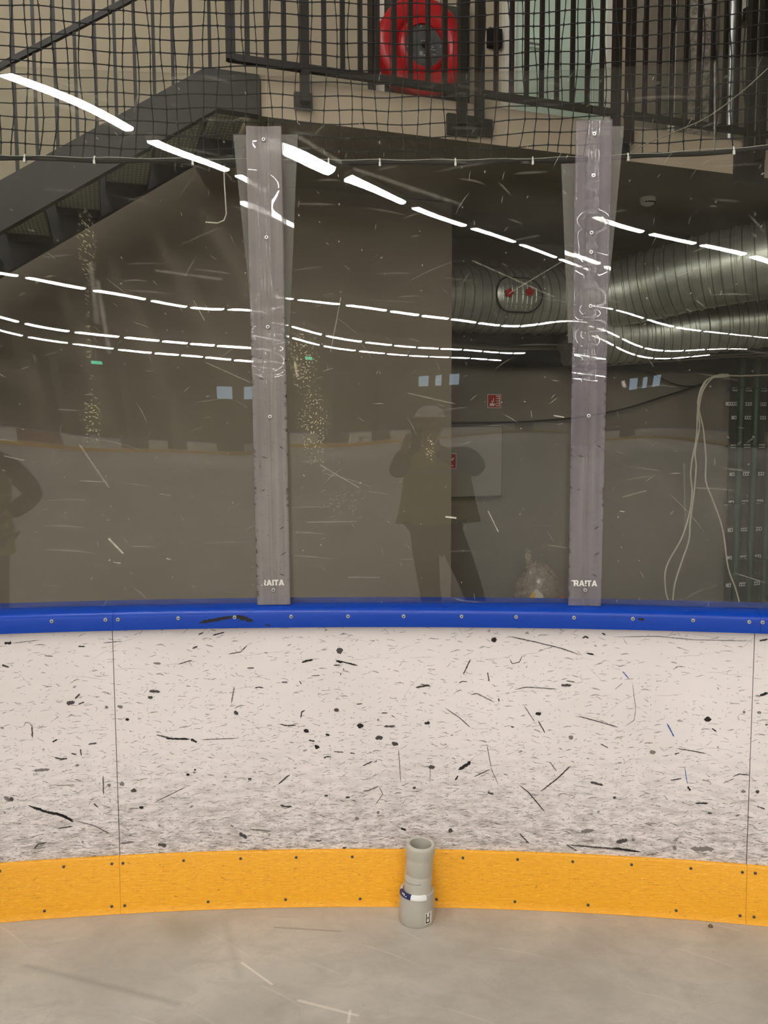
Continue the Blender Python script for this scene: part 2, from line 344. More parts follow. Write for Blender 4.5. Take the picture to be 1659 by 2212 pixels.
# ------------------------------------------------------------------ mesh building
class MB:
    def __init__(s): s.v = []; s.f = []; s.uv = []; s.mi = []; s.sm = []
    def add(s, vs, fs, uvs=None, mi=0, smooth=False):
        o = len(s.v); s.v += [tuple(v) for v in vs]
        for i, f in enumerate(fs):
            s.f.append(tuple(o + k for k in f)); s.mi.append(mi); s.sm.append(smooth)
            s.uv.append([uvs[k] for k in f] if uvs else [(0, 0)] * len(f))
    def box(s, fr, x0, x1, y0, y1, z0, z1, mi=0):
        c = [(x, y, z) for z in (z0, z1) for y in (y0, y1) for x in (x0, x1)]
        s.add([fr(*p) for p in c], [(0, 2, 3, 1), (4, 5, 7, 6), (0, 1, 5, 4), (2, 6, 7, 3), (0, 4, 6, 2), (1, 3, 7, 5)], [(p[0], p[2]) for p in c], mi)
    def prism(s, fr, poly, y0, y1, mi=0):          # polygon in (x,z), extruded along y
        n = len(poly)
        vs = [fr(x, y, z) for y in (y0, y1) for x, z in poly]; uv = [(x, z) for y in (0, 1) for x, z in poly]
        fs = [tuple(range(n)), tuple(range(2 * n - 1, n - 1, -1))] + [(i, i + n, (i + 1) % n + n, (i + 1) % n) for i in range(n)]
        s.add(vs, fs, uv, mi)
    def tube(s, path, r, seg=8, mi=0, cap=True, smooth=True, closed=False):
        path = [Vector(p) for p in path]; n = len(path); R = r if isinstance(r, (list, tuple)) else [r] * n
        vs = []; uv = []; up = None; acc = 0
        for i, p in enumerate(path):
            a = path[i - 1] if (i or closed) else p; b = path[(i + 1) % n] if (i < n - 1 or closed) else p
            d = (b - a).normalized()
            if up is None: up = d.orthogonal().normalized()
            up = (up - d * up.dot(d)); up = up.normalized() if up.length > 1e-6 else d.orthogonal().normalized()
            q = d.cross(up)
            if i: acc += (p - path[i - 1]).length
            for k in range(seg):
                an = 2 * PI * k / seg; vs.append(p + (up * math.cos(an) + q * math.sin(an)) * R[i]); uv.append((acc, k / seg))
        fs = []
        for i in range(n if closed else n - 1):
            j = (i + 1) % n
            for k in range(seg): fs.append((i * seg + k, i * seg + (k + 1) % seg, j * seg + (k + 1) % seg, j * seg + k))
        s.add(vs, fs, uv, mi, smooth)
        if cap and not closed:
            s.add([vs[k] for k in range(seg)], [tuple(range(seg - 1, -1, -1))], None, mi)
            s.add([vs[(n - 1) * seg + k] for k in range(seg)], [tuple(range(seg))], None, mi)
    def lathe(s, fr, prof, seg=32, mi=0, smooth=True, a0=0, a1=2 * PI):   # prof (r, h); fr(x, y, h)
        n = len(prof); full = abs(a1 - a0 - 2 * PI) < 1e-6; m = seg if full else seg + 1
        vs = []; uv = []
        for k in range(m):
            a = a0 + (a1 - a0) * k / seg
            for r, h in prof: vs.append(fr(r * math.cos(a), r * math.sin(a), h)); uv.append((a, h))
        fs = []
        for k in range(seg):
            j = (k + 1) % m
            for i in range(n - 1): fs.append((k * n + i, j * n + i, j * n + i + 1, k * n + i + 1))
        s.add(vs, fs, uv, mi, smooth)
    def sweep(s, a0, a1, prof, n, mi=0, smooth=True):    # closed (r,z) profile along the rink corner
        m = len(prof); vs = []; uv = []
        for i in range(n + 1):
            a = a0 + (a1 - a0) * i / n
            for r, z in prof: vs.append(arc(a, r, z)); uv.append((a * RB, z))
        fs = []
        for i in range(n):
            for k in range(m): fs.append((i * m + k, i * m + (k + 1) % m, (i + 1) * m + (k + 1) % m, (i + 1) * m + k))
        s.add(vs, fs, uv, mi, smooth)
        s.add(vs[:m], [tuple(range(m))], uv[:m], mi); s.add(vs[-m:], [tuple(range(m - 1, -1, -1))], uv[-m:], mi)
    def build(s, name, mats, parent=None, origin=None, sharp=True):
        me = bpy.data.meshes.new(name); o0 = Vector(origin) if origin is not None else Vector((0, 0, 0))
        me.from_pydata([Vector(v) - o0 for v in s.v], [], s.f)
        ul = me.uv_layers.new(name='UVMap'); i = 0
        for f in s.uv:
            for c in f: ul.data[i].uv = c[:2]; i += 1
        for m in (mats if isinstance(mats, (list, tuple)) else [mats]): me.materials.append(m)
        me.polygons.foreach_set('material_index', s.mi); me.polygons.foreach_set('use_smooth', s.sm)
        if sharp and hasattr(me, 'set_sharp_from_angle') and any(s.sm): me.set_sharp_from_angle(angle=.7)
        me.update()
        o = bpy.data.objects.new(name, me); COL.objects.link(o); o.location = o0
        if parent: attach(o, parent)
        return o
def attach(o, p):
    o.parent = p; o.matrix_parent_inverse = Matrix.Translation(Vector(p['wl'])).inverted() if 'wl' in p.keys() else Matrix()
def fix(o):                                        # note an object's place so children keep world coordinates
    o['wl'] = tuple(o.location); return o
def thing(name, label, cat, loc=(0, 0, 0), group=None):
    o = bpy.data.objects.new(name, None); COL.objects.link(o); o.location = loc; o.empty_display_size = .1
    fix(o); return tag(o, label, cat, group)
def tag(o, label, cat, group=None, kind=None):
    o['label'] = label; o['category'] = cat
    if group: o['group'] = group
    if kind: o['kind'] = kind
    return o
def struct(o, label=None):
    o['kind'] = 'structure'
    if label: o['label'] = label
    return o
def wfr(x, y, z): return Vector((x, y, z))
def child(mb, name, mat, parent, label=None):
    o = mb.build(name, mat, None, parent['wl'] if 'wl' in parent.keys() else None)
    if 'wl' in parent.keys(): o.location = (0, 0, 0)
    fix(o); o['wl'] = tuple(parent['wl']) if 'wl' in parent.keys() else (0, 0, 0)
    o.parent = parent
    if label: o['label'] = label
    return o
def poly_frame(origin, ex, ez, ey=None):
    ex, ez = Vector(ex).normalized(), Vector(ez).normalized(); ey = ey or ez.cross(ex)
    return lambda x, y, z: Vector(origin) + ex * x + ey * y + ez * z

def smooth_path(pts, n):
    out = []
    P = [Vector(p) for p in pts]; P = [2 * P[0] - P[1]] + P + [2 * P[-1] - P[-2]]
    for i in range(1, len(P) - 2):
        for k in range(n):
            t = k / n; a, b, c, d = P[i - 1:i + 3]
            out.append(.5 * ((2 * b) + (c - a) * t + (2 * a - 5 * b + 4 * c - d) * t * t + (3 * b - a - 3 * c + d) * t ** 3))
    out.append(P[-2]); return out
# ------------------------------------------------------------------ hall
HC = 7.0
mb = MB(); mb.add([(-70, -75, 0), (45, -75, 0), (45, 3.0, 0), (-70, 3.0, 0)], [(0, 1, 2, 3)])
# rink slab: a big plate whose edge runs behind the boards
mb = MB(); pts = [(-70, -75), (45, -75), (45, -1.0)]
ring = [arc(a, 8.30, 0) for a in [1.10 - i * .05 for i in range(43)]]
pts += [(p.x, p.y) for p in ring if p.y > -1.5]; pts += [(-70, -1.2)]
mb.prism(lambda x, y, z: Vector((x, z, y)), pts, -.25, 0)
struct(mb.build('floor', M_FLOOR), 'bare pale concrete rink floor with grey stains')
mb = MB(); mb.box(wfr, -75, 50, -80, 30, -.30, -.25); struct(mb.build('floor_outer', M_OUT), 'lower concrete floor outside the boards')
mb = MB(); mb.box(wfr, -75, 50, -80, 30, HC + .126, HC + .3); struct(mb.build('ceiling', M_CEIL))
for nm, b in (('wall_far', (-75, 50, -78, -77.6)), ('wall_left', (-73, -72.6, -78, 20)), ('wall_right', (47, 47.4, -78, 25))):
    mb = MB(); mb.box(wfr, b[0], b[1], b[2], b[3], -.25, HC + .12)
    struct(mb.build(nm, M_HALL))
# building behind the boards
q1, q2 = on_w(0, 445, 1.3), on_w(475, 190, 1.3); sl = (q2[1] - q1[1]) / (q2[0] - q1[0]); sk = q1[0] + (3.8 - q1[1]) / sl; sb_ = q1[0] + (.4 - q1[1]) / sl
mb = MB(); mb.prism(bl, [(-16, -.25), (1.80, -.25), (1.80, 3.595), (.3, 3.595), (.3, 3.8), (sk, 3.8), (sb_, .4), (-16, .4)], 1.3, 1.5); struct(mb.build('wall_back_left', M_WALLD), 'plain taupe wall under the stairs')  # darker tone than the wall above, upper edge following the stair slope
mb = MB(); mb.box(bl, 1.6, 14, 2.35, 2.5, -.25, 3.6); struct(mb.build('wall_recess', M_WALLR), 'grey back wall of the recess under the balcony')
mb = MB(); mb.prism(bl, [(-16, .4), (sb_, .4), (sk, 3.8), (.3, 3.8), (.3, 3.6), (1.16, 3.6), (1.16, HC + .12), (-16, HC + .12)], 1.3, 1.5); mb.box(bl, 1.16, 14, 1.3, 1.5, 3.84, HC + .12); struct(mb.build('wall_balcony', M_WALLB), 'cream plaster wall along the balcony')
mb = MB(); mb.box(bl, 1.13, 1.20, 1.24, 1.3, 3.84, 6.2); struct(mb.build('trim_1', M_FRAME), 'pale wall strip left of the hose reel')
mb = MB()
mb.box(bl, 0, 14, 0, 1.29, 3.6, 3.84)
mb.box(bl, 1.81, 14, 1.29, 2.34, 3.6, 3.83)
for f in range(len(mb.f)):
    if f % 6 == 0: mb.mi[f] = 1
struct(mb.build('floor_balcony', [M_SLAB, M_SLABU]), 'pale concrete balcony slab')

# ------------------------------------------------------------------ boards
def copy_obj(o, parent, loc=None):
    c = o.copy(); COL.objects.link(c); c.parent = parent
    if loc is not None: c.location = loc
    return c
def screw_proto(r, mat):
    mb = MB(); fr = lambda x, y, h: Vector((x, -h, y))
    mb.lathe(fr, [(0, .0028), (r * .35, .0028), (r * .42, .0032), (r * .8, .003), (r, .0012), (r, -.002)], 14, 0)
    mb.lathe(fr, [(0, .0030), (r * .40, .0030)], 8, 1)
    return mb
SCREW_ME = {}
def screw(parent, a, r, z, size=.0075, mat=None, name='screw'):
    mat = mat or M_SCREW; key = (size, mat.name)
    if key not in SCREW_ME:
        o = screw_proto(size, mat).build(name, [mat, M_SLOT]); SCREW_ME[key] = o.data
    else:
        o = bpy.data.objects.new(name, SCREW_ME[key]); COL.objects.link(o)
    P = arc(a, r, z); o.location = P - Vector(parent['wl']); o.rotation_euler = (0, 0, -a); o.parent = parent
    return o
PANELS = [('left', S1 - .2678, S1), ('mid', S1, S2), ('right', S2, S2 + .2678)]
GAPA = .0014 / 8.19
CAPPROF = [(8.160, 1.022), (8.160, 1.066), (8.163, 1.076), (8.171, 1.083), (8.185, 1.087), (8.212, 1.092), (8.345, 1.092), (8.345, 1.03), (8.2065, 1.022)]
KICKPROF = [(8.167, .001), (8.1765, .024), (8.1775, .200), (8.181, .206), (8.189, .207), (8.189, .001)]
BOARDPROF = [(8.19, .001), (8.19, 1.0215), (8.2045, 1.0215), (8.2045, .001)]
TXT = {'left': ('at the left edge with one long black streak low down', 'left', 'left of the left seam, at the left edge'),
       'mid': ('filling the middle, behind the grey pipe', 'middle', 'between the two seams'),
       'right': ('showing only a sliver at the right edge', 'right', 'right of the right seam, at the right edge')}
PAN = {}
for key, a0, a1 in PANELS:
    am = (a0 + a1) / 2; n = 40
    p = thing('dasher_board', 'white scuffed rink board panel ' + TXT[key][0], 'rink board', arc(am, 8.19, 0), 'white board panels of the rink corner')
    mb = MB(); mb.sweep(a0 + GAPA, a1 - GAPA, BOARDPROF, n); child(mb, 'panel_sheet', M_BOARD, p)
    mb = MB()
    for q in (a0 + .006, am, a1 - .006): mb.sweep(q - .004, q + .004, [(8.205, .0), (8.205, 1.02), (8.30, 1.02), (8.30, .0)], 2, 0, False)
    for z in (.05, .5, .95): mb.sweep(a0 + .011, a1 - .011, [(8.25, z), (8.25, z + .05), (8.30, z + .05), (8.30, z)], 12, 0, False)
    child(mb, 'steel_frame', M_STEEL, p, 'dark steel frame behind the white sheet')
    PAN[key] = p
    c = thing('board_coping', 'blue plastic cap rail on the boards, %s' % {'left': 'the length left of the left joint', 'mid': 'the long middle length under both pane strips', 'right': 'the short end right of the right joint'}[key], 'cap rail', arc(am, 8.16, 1.02), 'blue cap rails')
    mb = MB(); mb.sweep(a0 + GAPA * .4 + .0012, a1 - GAPA * .4 + .0012, CAPPROF, n); child(mb, 'cap_profile', M_CAP, c)
    k = thing('kick_plate', 'yellow plastic kick plate %s' % {'left': 'at the foot of the boards left of the left joint', 'mid': 'in the middle, directly behind the grey pipe', 'right': 'at the right edge, right of the right joint'}[key], 'kick plate', arc(am, 8.177, 0), 'yellow kick plates')
    mb = MB(); mb.sweep(a0 + GAPA * .3, a1 - GAPA * .3, KICKPROF, n); child(mb, 'kick_sheet', M_KICK, k)
    PAN[key + 'c'] = c; PAN[key + 'k'] = k
def which(a): return 'left' if a < S1 else ('mid' if a < S2 else 'right')
capx = [-1.186, -.99, -.8134, -.7718, -.5694, -.3769, -.1825, .0145, .2069, .4065, .5936, .7893, .985, 1.1811, 1.3593, 1.4013, 1.60, 1.80]
for i, x in enumerate(capx):
    a = x / 8.16; screw(PAN[which(a - .0015) + 'c'], a, 8.160, 1.0605, .0070)
for x in [-1.4, -1.203, -.9904, -.8265, -.7884, -.5773, -.3765, -.1787, .0217, .2180, .4171, .6104, .803, 1.0054, 1.205, 1.3741, 1.4161, 1.62]:
    a = x / 8.18; screw(PAN[which(a) + 'k'], a, 8.1774, .183, .0055, M_SCREWD)
for x in [-1.33, -1.0604, -.8316, -.7868, -.4947, -.219, .0488, .3233, .6022, .8589, 1.1597, 1.3717, 1.4169, 1.68]:
    a = x / 8.18; screw(PAN[which(a) + 'k'], a, 8.1762, .0265, .0055, M_SCREWD)

# marks left by pucks and sticks, seen one by one in the photograph
MARKS = {'left': MB(), 'mid': MB(), 'right': MB()}; CAPM = {'left': MB(), 'mid': MB(), 'right': MB()}
ZL = (0, 1300, .3376); ZM = (540, 1300, .3376); ZR = (1080, 1280, .349)
def mark(Z, pts, w, mi=0, R=8.1896, store=None):
    q = [on_arc(Z[0] + x * Z[2], Z[1] + y * Z[2], R) for x, y in pts]; q = [(a * R, z) for a, z in q]
    wd = w * Z[2] * .00160; dense = []
    L = sum(math.dist(q[i], q[i + 1]) for i in range(len(q) - 1)); n = max(6, int(L / .004)); n = min(n, 60)
    cum = [0]
    for i in range(len(q) - 1): cum.append(cum[-1] + math.dist(q[i], q[i + 1]))
    for k in range(n + 1):
        t = cum[-1] * k / n; i = max(j for j in range(len(q)) if cum[j] <= t + 1e-9); i = min(i, len(q) - 2)
        f = (t - cum[i]) / max(1e-9, cum[i + 1] - cum[i]); dense.append((q[i][0] + (q[i + 1][0] - q[i][0]) * f, q[i][1] + (q[i + 1][1] - q[i][1]) * f))
    blob = L < 2.2 * wd
    vs = []; uv = []
    for k, (x, z) in enumerate(dense):
        a = dense[max(0, k - 1)]; b = dense[min(n, k + 1)]; dx, dz = b[0] - a[0], b[1] - a[1]; l = math.hypot(dx, dz) or 1
        t = k / n; hw = wd / 2 * (max(0, 1 - (2 * t - 1) ** 2) ** .5 if blob else min(1, 6 * t + .15, 6 * (1 - t) + .15))
        h1, h2 = hw * random.uniform(.55, 1.15), hw * random.uniform(.55, 1.15)
        for sgn, hh in ((1, h1), (-1, h2)):
            X, Zz = x - dz / l * hh * sgn, z + dx / l * hh * sgn
            vs.append(arc(X / R, R - .0009, Zz)); uv.append((X, Zz))
    fs = [(2 * k, 2 * k + 1, 2 * k + 3, 2 * k + 2) for k in range(n)]
    key = which(dense[n // 2][0] / R); (store or MARKS)[key].add(vs, fs, uv, mi)
K, G, D_, B_ = 0, 1, 3, 2
for pts, w, mi in [([(180, 1302), (300, 1345), (380, 1360), (470, 1398)], 20, K), ([(370, 1350), (470, 1408)], 14, K), ([(480, 1400), (600, 1430), (715, 1490)], 6, D_), ([(1000, 850), (1110, 877), (1215, 878)], 10, D_), ([(1060, 874), (1215, 878)], 14, K), ([(1220, 878), (1262, 898)], 18, K), ([(1290, 882), (1520, 872)], 8, G), ([(985, 1285), (1200, 1178)], 5, D_), ([(360, 1452), (470, 1435)], 7, K), ([(28, 265), (75, 262)], 20, K), ([(80, 265), (250, 245)], 4, D_), ([(12, 403), (60, 418)], 14, D_), ([(425, 650), (480, 640)], 34, D_), ([(480, 622), (512, 588)], 12, D_), ([(500, 655), (540, 640)], 10, D_), ([(955, 572), (1025, 575)], 20, D_), ([(945, 610), (978, 612)], 24, D_), ([(980, 392), (1030, 395)], 16, G), ([(1140, 400), (1230, 372)], 7, D_), ([(1230, 300), (1265, 283)], 11, D_), ([(1270, 210), (1302, 195)], 11, D_), ([(1360, 215), (1440, 193)], 9, K), ([(1460, 335), (1540, 320), (1585, 275)], 7, D_), ([(835, 1210), (876, 1206)], 30, D_), ([(55, 1265), (88, 1262)], 34, D_), ([(25, 1245), (70, 1275)], 26, G), ([(215, 1080), (320, 1072)], 20, G), ([(890, 1315), (920, 1316)], 24, K), ([(825, 1322), (890, 1320)], 8, G), ([(802, 755), (828, 750)], 20, K), ([(1497, 700), (1524, 722)], 26, D_), ([(335, 897), (368, 880)], 13, K), ([(565, 912), (620, 902)], 11, D_), ([(455, 970), (490, 975)], 11, D_), ([(350, 995), (390, 1005), (432, 1002)], 13, D_), ([(218, 1582), (245, 1550), (300, 1540)], 11, D_), ([(770, 1545), (860, 1535)], 18, G), ([(1010, 1552), (1065, 1560)], 24, D_), ([(1530, 1480), (1580, 1512)], 26, D_), ([(205, 790), (208, 870)], 9, D_), ([(150, 800), (165, 770), (190, 775), (208, 800)], 5, G), ([(520, 985), (515, 940)], 10, D_), ([(600, 1290), (628, 1315)], 10, D_), ([(675, 665), (690, 682)], 26, G), ([(750, 668), (788, 672)], 24, G), ([(685, 1170), (710, 1175)], 26, G), ([(765, 1165), (795, 1168)], 34, G), ([(1190, 1103), (1215, 1105)], 16, K), ([(1585, 1132), (1612, 1133)], 22, D_), ([(660, 262), (785, 252)], 5, D_), ([(500, 285), (545, 285)], 10, D_), ([(285, 345), (340, 348)], 9, G), ([(660, 1110), (662, 1235)], 8, D_), ([(355, 1175), (480, 1172)], 7, G), ([(1500, 540), (1480, 650)], 9, G), ([(1580, 425), (1628, 422)], 9, D_), ([(1240, 1075), (1256, 1073)], 14, K)]:
    mark(ZL, pts, w, mi)
for pts, w, mi in [([(552, 310), (597, 310)], 46, D_), ([(330, 388), (365, 376), (405, 370)], 15, K), ([(552, 378), (600, 385), (692, 408)], 11, K), ([(550, 375), (590, 388)], 16, K), ([(535, 405), (580, 404)], 8, K), ([(598, 425), (600, 440)], 6, K), ([(582, 455), (580, 470)], 6, K), ([(537, 690), (570, 692)], 28, D_), ([(683, 792), (728, 792)], 36, K), ([(1115, 778), (1152, 773)], 24, K), ([(343, 820), (378, 834)], 30, K), ([(483, 848), (510, 852)], 18, K), ([(375, 885), (415, 892)], 10, K), ([(412, 918), (446, 934)], 32, K), ([(800, 872), (852, 866)], 30, D_), ([(905, 903), (950, 912)], 32, D_), ([(1542, 244), (1580, 242)], 34, K), ([(1140, 1058), (1185, 1056)], 28, D_), ([(1333, 1075), (1370, 1052), (1412, 1028)], 22, K), ([(1390, 1030), (1412, 1022)], 18, K), ([(180, 1167), (255, 1105)], 13, D_), ([(192, 1300), (225, 1310), (270, 1310)], 15, D_), ([(470, 998), (495, 990), (522, 992)], 9, K), ([(30, 552), (55, 545), (88, 550)], 8, K), ([(390, 474), (450, 470)], 6, D_), ([(200, 515), (242, 512)], 9, D_), ([(720, 1212), (760, 1205), (825, 1180)], 13, G), ([(825, 1180), (850, 1230), (800, 1300)], 7, G), ([(325, 745), (330, 705), (352, 692)], 9, K), ([(1250, 680), (1340, 740), (1412, 805)], 6, D_), ([(1365, 465), (1412, 365)], 9, D_), ([(1335, 520), (1360, 508), (1392, 512)], 7, K), ([(1060, 548), (1150, 532)], 16, D_), ([(1090, 525), (1155, 540)], 7, K), ([(1268, 1465), (1298, 1465)], 34, D_), ([(965, 1448), (1000, 1462)], 16, K), ([(1040, 1190), (1062, 1190)], 22, D_), ([(950, 935), (965, 1160)], 6, G), ([(590, 1575), (618, 1572)], 16, D_), ([(1312, 1142), (1332, 1112)], 12, K), ([(190, 782), (240, 792), (298, 788)], 10, D_), ([(315, 505), (330, 528)], 8, D_), ([(535, 958), (600, 962)], 8, K), ([(640, 965), (672, 972)], 8, K), ([(840, 712), (880, 710)], 8, K), ([(905, 725), (928, 740)], 6, K), ([(855, 797), (930, 795)], 14, D_), ([(1520, 450), (1530, 510)], 10, D_), ([(1590, 615), (1594, 640)], 9, K), ([(680, 655), (718, 652)], 8, D_), ([(720, 1050), (785, 1020)], 10, D_), ([(475, 1240), (500, 1240)], 18, D_), ([(610, 1250), (640, 1250)], 16, D_), ([(810, 1345), (830, 1350)], 30, G), ([(670, 1385), (700, 1388)], 28, G), ([(1520, 1220), (1560, 1230)], 16, D_), ([(1410, 595), (1450, 585), (1480, 600), (1560, 640)], 9, G), ([(0, 1455), (140, 1468)], 14, G), ([(420, 1530), (460, 1528)], 12, D_), ([(1150, 1160), (1155, 1060)], 5, G), ([(1540, 1060), (1590, 1170)], 5, G), ([(1515, 910), (1545, 1070)], 6, G), ([(1540, 1070), (1430, 1120)], 7, D_)]:
    mark(ZM, pts, w, mi)
for pts, w, mi in [([(218, 750), (256, 748)], 28, K), ([(1262, 786), (1310, 784)], 34, K), ([(1208, 1303), (1288, 1304)], 13, K), ([(378, 573), (442, 574)], 18, D_), ([(410, 545), (465, 555)], 7, D_), ([(90, 602), (160, 585), (360, 597)], 6, D_), ([(45, 268), (230, 308), (380, 345), (500, 387)], 7, D_), ([(700, 275), (970, 270), (1200, 292), (1570, 300)], 4, D_), ([(558, 1172), (640, 1192)], 18, D_), ([(250, 1232), (350, 1155), (440, 1070)], 10, D_), ([(120, 1190), (180, 1240), (280, 1360)], 8, D_), ([(410, 1560), (640, 1580), (870, 1605)], 12, D_), ([(700, 1580), (870, 1605)], 14, K), ([(1180, 1585), (1325, 1588)], 34, G), ([(925, 985), (965, 988)], 28, G), ([(1100, 965), (1190, 980), (1280, 997)], 7, D_), ([(478, 763), (580, 790), (730, 832)], 7, D_), ([(535, 374), (582, 384)], 12, K), ([(508, 282), (530, 272), (550, 282)], 12, D_), ([(698, 1272), (718, 1266)], 22, D_), ([(1160, 1200), (1180, 1225)], 14, K), ([(1608, 638), (1658, 618)], 18, K), ([(1605, 300), (1659, 288)], 9, K), ([(1285, 1365), (1312, 1365)], 18, D_), ([(425, 888), (452, 905)], 26, G), ([(120, 1490), (180, 1552)], 10, D_), ([(500, 1480), (580, 1470)], 26, G), ([(720, 1545), (790, 1530)], 30, D_), ([(60, 410), (75, 440), (120, 430), (138, 390)], 6, D_), ([(65, 830), (88, 832)], 9, K), ([(630, 250), (655, 262)], 9, K), ([(620, 935), (670, 962)], 7, D_), ([(1310, 840), (1340, 860)], 9, K), ([(150, 700), (215, 800)], 6, G), ([(235, 790), (280, 870)], 7, D_), ([(1055, 1162), (1125, 1150)], 9, D_), ([(1080, 1000), (1110, 992)], 10, D_), ([(710, 600), (760, 560)], 5, G), ([(310, 1050), (350, 1105)], 8, G), ([(1070, 1585), (1090, 1570)], 36, G), ([(410, 1560), (480, 1600)], 9, D_), ([(1500, 740), (1520, 740)], 22, G), ([(1590, 742), (1618, 744)], 22, G), ([(1490, 1230), (1522, 1232)], 24, G), ([(1580, 1232), (1606, 1232)], 24, D_), ([(1440, 1140), (1480, 1122), (1545, 1130)], 8, D_), ([(1640, 818), (1658, 815)], 14, D_), ([(1380, 1180), (1450, 1150)], 6, G), ([(1600, 1325), (1640, 1340)], 9, D_), ([(820, 560), (840, 720), (830, 790), (770, 830)], 4, G)]:
    mark(ZR, pts, w, mi)
for pts, w in [([(1033, 808), (1055, 850), (1078, 893)], 10), ([(758, 488), (798, 532)], 7), ([(1143, 1080), (1160, 1185)], 5)]: mark(ZR, pts, w, B_)
for k in MARKS:
    if MARKS[k].v:
        o = child(MARKS[k], 'scuff_marks', [M_BLACK, M_GREYMARK, M_BLUEMARK, M_MID], PAN[k], 'black and grey puck marks'); o['kind'] = 'stuff'
for pl, w, nm in (([(430, 1345), (470, 1338), (507, 1331)], 8, 'black_streak'), ([(507, 1331), (530, 1336), (547, 1342)], 10, 'black_streak'), ([(573, 1348), (585, 1352)], 3, 'scuff_mark'), ([(1378, 1337), (1392, 1338)], 6, 'scuff_mark')):
    CAPM = {'left': MB(), 'mid': MB(), 'right': MB()}; mark((0, 0, 1), pl, w, 0, 8.1596, CAPM)
    child(CAPM['mid'], nm, [M_BLACK], PAN['midc'], 'black rubber mark')

# the rest of the rink ring (outside the frame, seen only as a reflection)
TH = 1.068; TD = Vector((math.cos(TH), -math.sin(TH), 0)); ND = Vector((math.sin(TH), math.cos(TH), 0))
mb = MB()
def ringwall(pts):
    for i in range(len(pts) - 1):
        p, q = Vector(pts[i]), Vector(pts[i + 1]); d = (q - p); L = d.length
        if L < .001: continue
        ex = d / L; ey = Vector((-ex.y, ex.x, 0))
        fr = lambda x, y, z: p + ex * x + ey * y + Vector((0, 0, z))
        mb.box(fr, 0, L, 0, .12, .2, 1.02, 0); mb.box(fr, 0, L, -.01, .12, 0, .2, 1); mb.box(fr, 0, L, -.03, .14, 1.02, 1.09, 2)
e1, e2 = S1 - .2678 - .004, S2 + .2678 + .004
CC = Vector((CX, CY, 0)); aL, aR = TH - PI / 2, TH              # the straight boards start where the corner ends
lp = [arc(a, 8.19, 0) for a in [e1 + (aL - e1) * i / 4 for i in range(5)]]; rp = [arc(a, 8.19, 0) for a in [e2 + (aR - e2) * i / 14 for i in range(15)]]
lpe = lp[-1] - ND * 24; rpe = rp[-1] + TD * 60
lp = lp[1:] if (lp[0] - lp[-1]).length < .01 else lp
far = []
c2 = CC + TD * 60; c3 = c2 - ND * 24; c4 = CC - ND * 24
for i in range(9): far.append(c2 + (ND * math.cos(i * PI / 16) + TD * math.sin(i * PI / 16)) * 8.19)
for i in range(9): far.append(c3 + (TD * math.cos(i * PI / 16) - ND * math.sin(i * PI / 16)) * 8.19)
for i in range(9): far.append(c4 + (-ND * math.cos(i * PI / 16) - TD * math.sin(i * PI / 16)) * 8.19)
ringwall([tuple(p) for p in rp] + [tuple(p) for p in far] + [tuple(lpe)] + [tuple(p) for p in reversed(lp)])
struct(mb.build('wall_rink_boards', [M_ICEB, M_FARY, M_CAP]), 'remaining rink boards around the hall')
for i, (x, wd, m) in enumerate([(10, 2.4, M_GATE), (24, 2.5, M_GATE), (34, 3.2, M_GATER), (42, 3.0, M_GATE), (47.5, 2.4, M_GATE), (53.6, 3.2, M_GATE)]):
    base = c4 - ND * 8.19 + TD * x
    mb = MB(); fr = lambda a, b, c: base + TD * a + ND * b + Vector((0, 0, c)); mb.box(fr, 0, wd, .02, .06, .3, 1.05)
    struct(mb.build('door_rink_gate', m), 'dark gate in the far boards')
    mb = MB(); fr2 = lambda a, b, c: base - ND * 4 + TD * a + ND * b + Vector((0, 0, c)); mb.box(fr2, .5, 1.2, -.35, .35, -.25, HC + .12)
    struct(mb.build('wall_column', M_GATE), 'dark column beyond the far boards')

for i, x in enumerate((-2.4, -.9, .25)):
    mb = MB(); mb.box(wfr, x, x + (.9, .5, .75)[i], -77.62, -77.55, 5.5, 6.5); struct(mb.build('window_%d' % (i + 1), M_WIN), 'small bluish lit window on the far wall')
mb = MB(); mb.box(wfr, -8.03, -8.03 + .42, -52.1, -52.0, 6.36 - .17, 6.36)
mb.box(wfr, -8.03 + .19, -8.03 + .23, -52.06, -52.03, 6.36, HC + .126, 1)
tag(mb.build('exit_light', [emit_mat('exit_green', (.10, .75, .42), 7.), M_GATE], None, (-8.03, -52, 6.36)), 'small green lit exit light hung from the ceiling, mirrored in the left pane', 'exit light')

# ------------------------------------------------------------------ ceiling light rows
OFF = [(-8.343, 1.556, 'nearest the boards'), (-21.523, .401, 'second from the boards'), (-28.399, 2.823, 'third from the boards'), (-31.405, .713, 'farthest away')]
PER, LEN = 3.0, 2.449
lamp_meshes = None
def lamp(pos, label, group):
    global lamp_meshes
    t = thing('strip_light', label, 'ceiling light', pos, group)
    if lamp_meshes is None:
        h = MB(); h.box(wfr, -LEN / 2, LEN / 2, -.11, .11, .02, .10); h.box(wfr, -LEN / 2 - .03, LEN / 2 + .03, -.03, .03, .10, .12)
        ho = h.build('housing', M_HOUS); d = MB()
        prof = [(-.095, .02), (-.085, -.015), (-.04, -.03), (.04, -.03), (.085, -.015), (.095, .02)]
        d.prism(lambda x, y, z: Vector((y, x, z)), prof, -LEN / 2 + .01, LEN / 2 - .01)
        do = d.build('diffuser', M_LAMP); lamp_meshes = (ho.data, do.data); hs = [ho, do]
    else:
        hs = []
        for nm, me in zip(('housing', 'diffuser'), lamp_meshes):
            o = bpy.data.objects.new(nm, me); COL.objects.link(o); hs.append(o)
    for o in hs: o.parent = t
    t.rotation_euler = (0, 0, -TH)
    return t
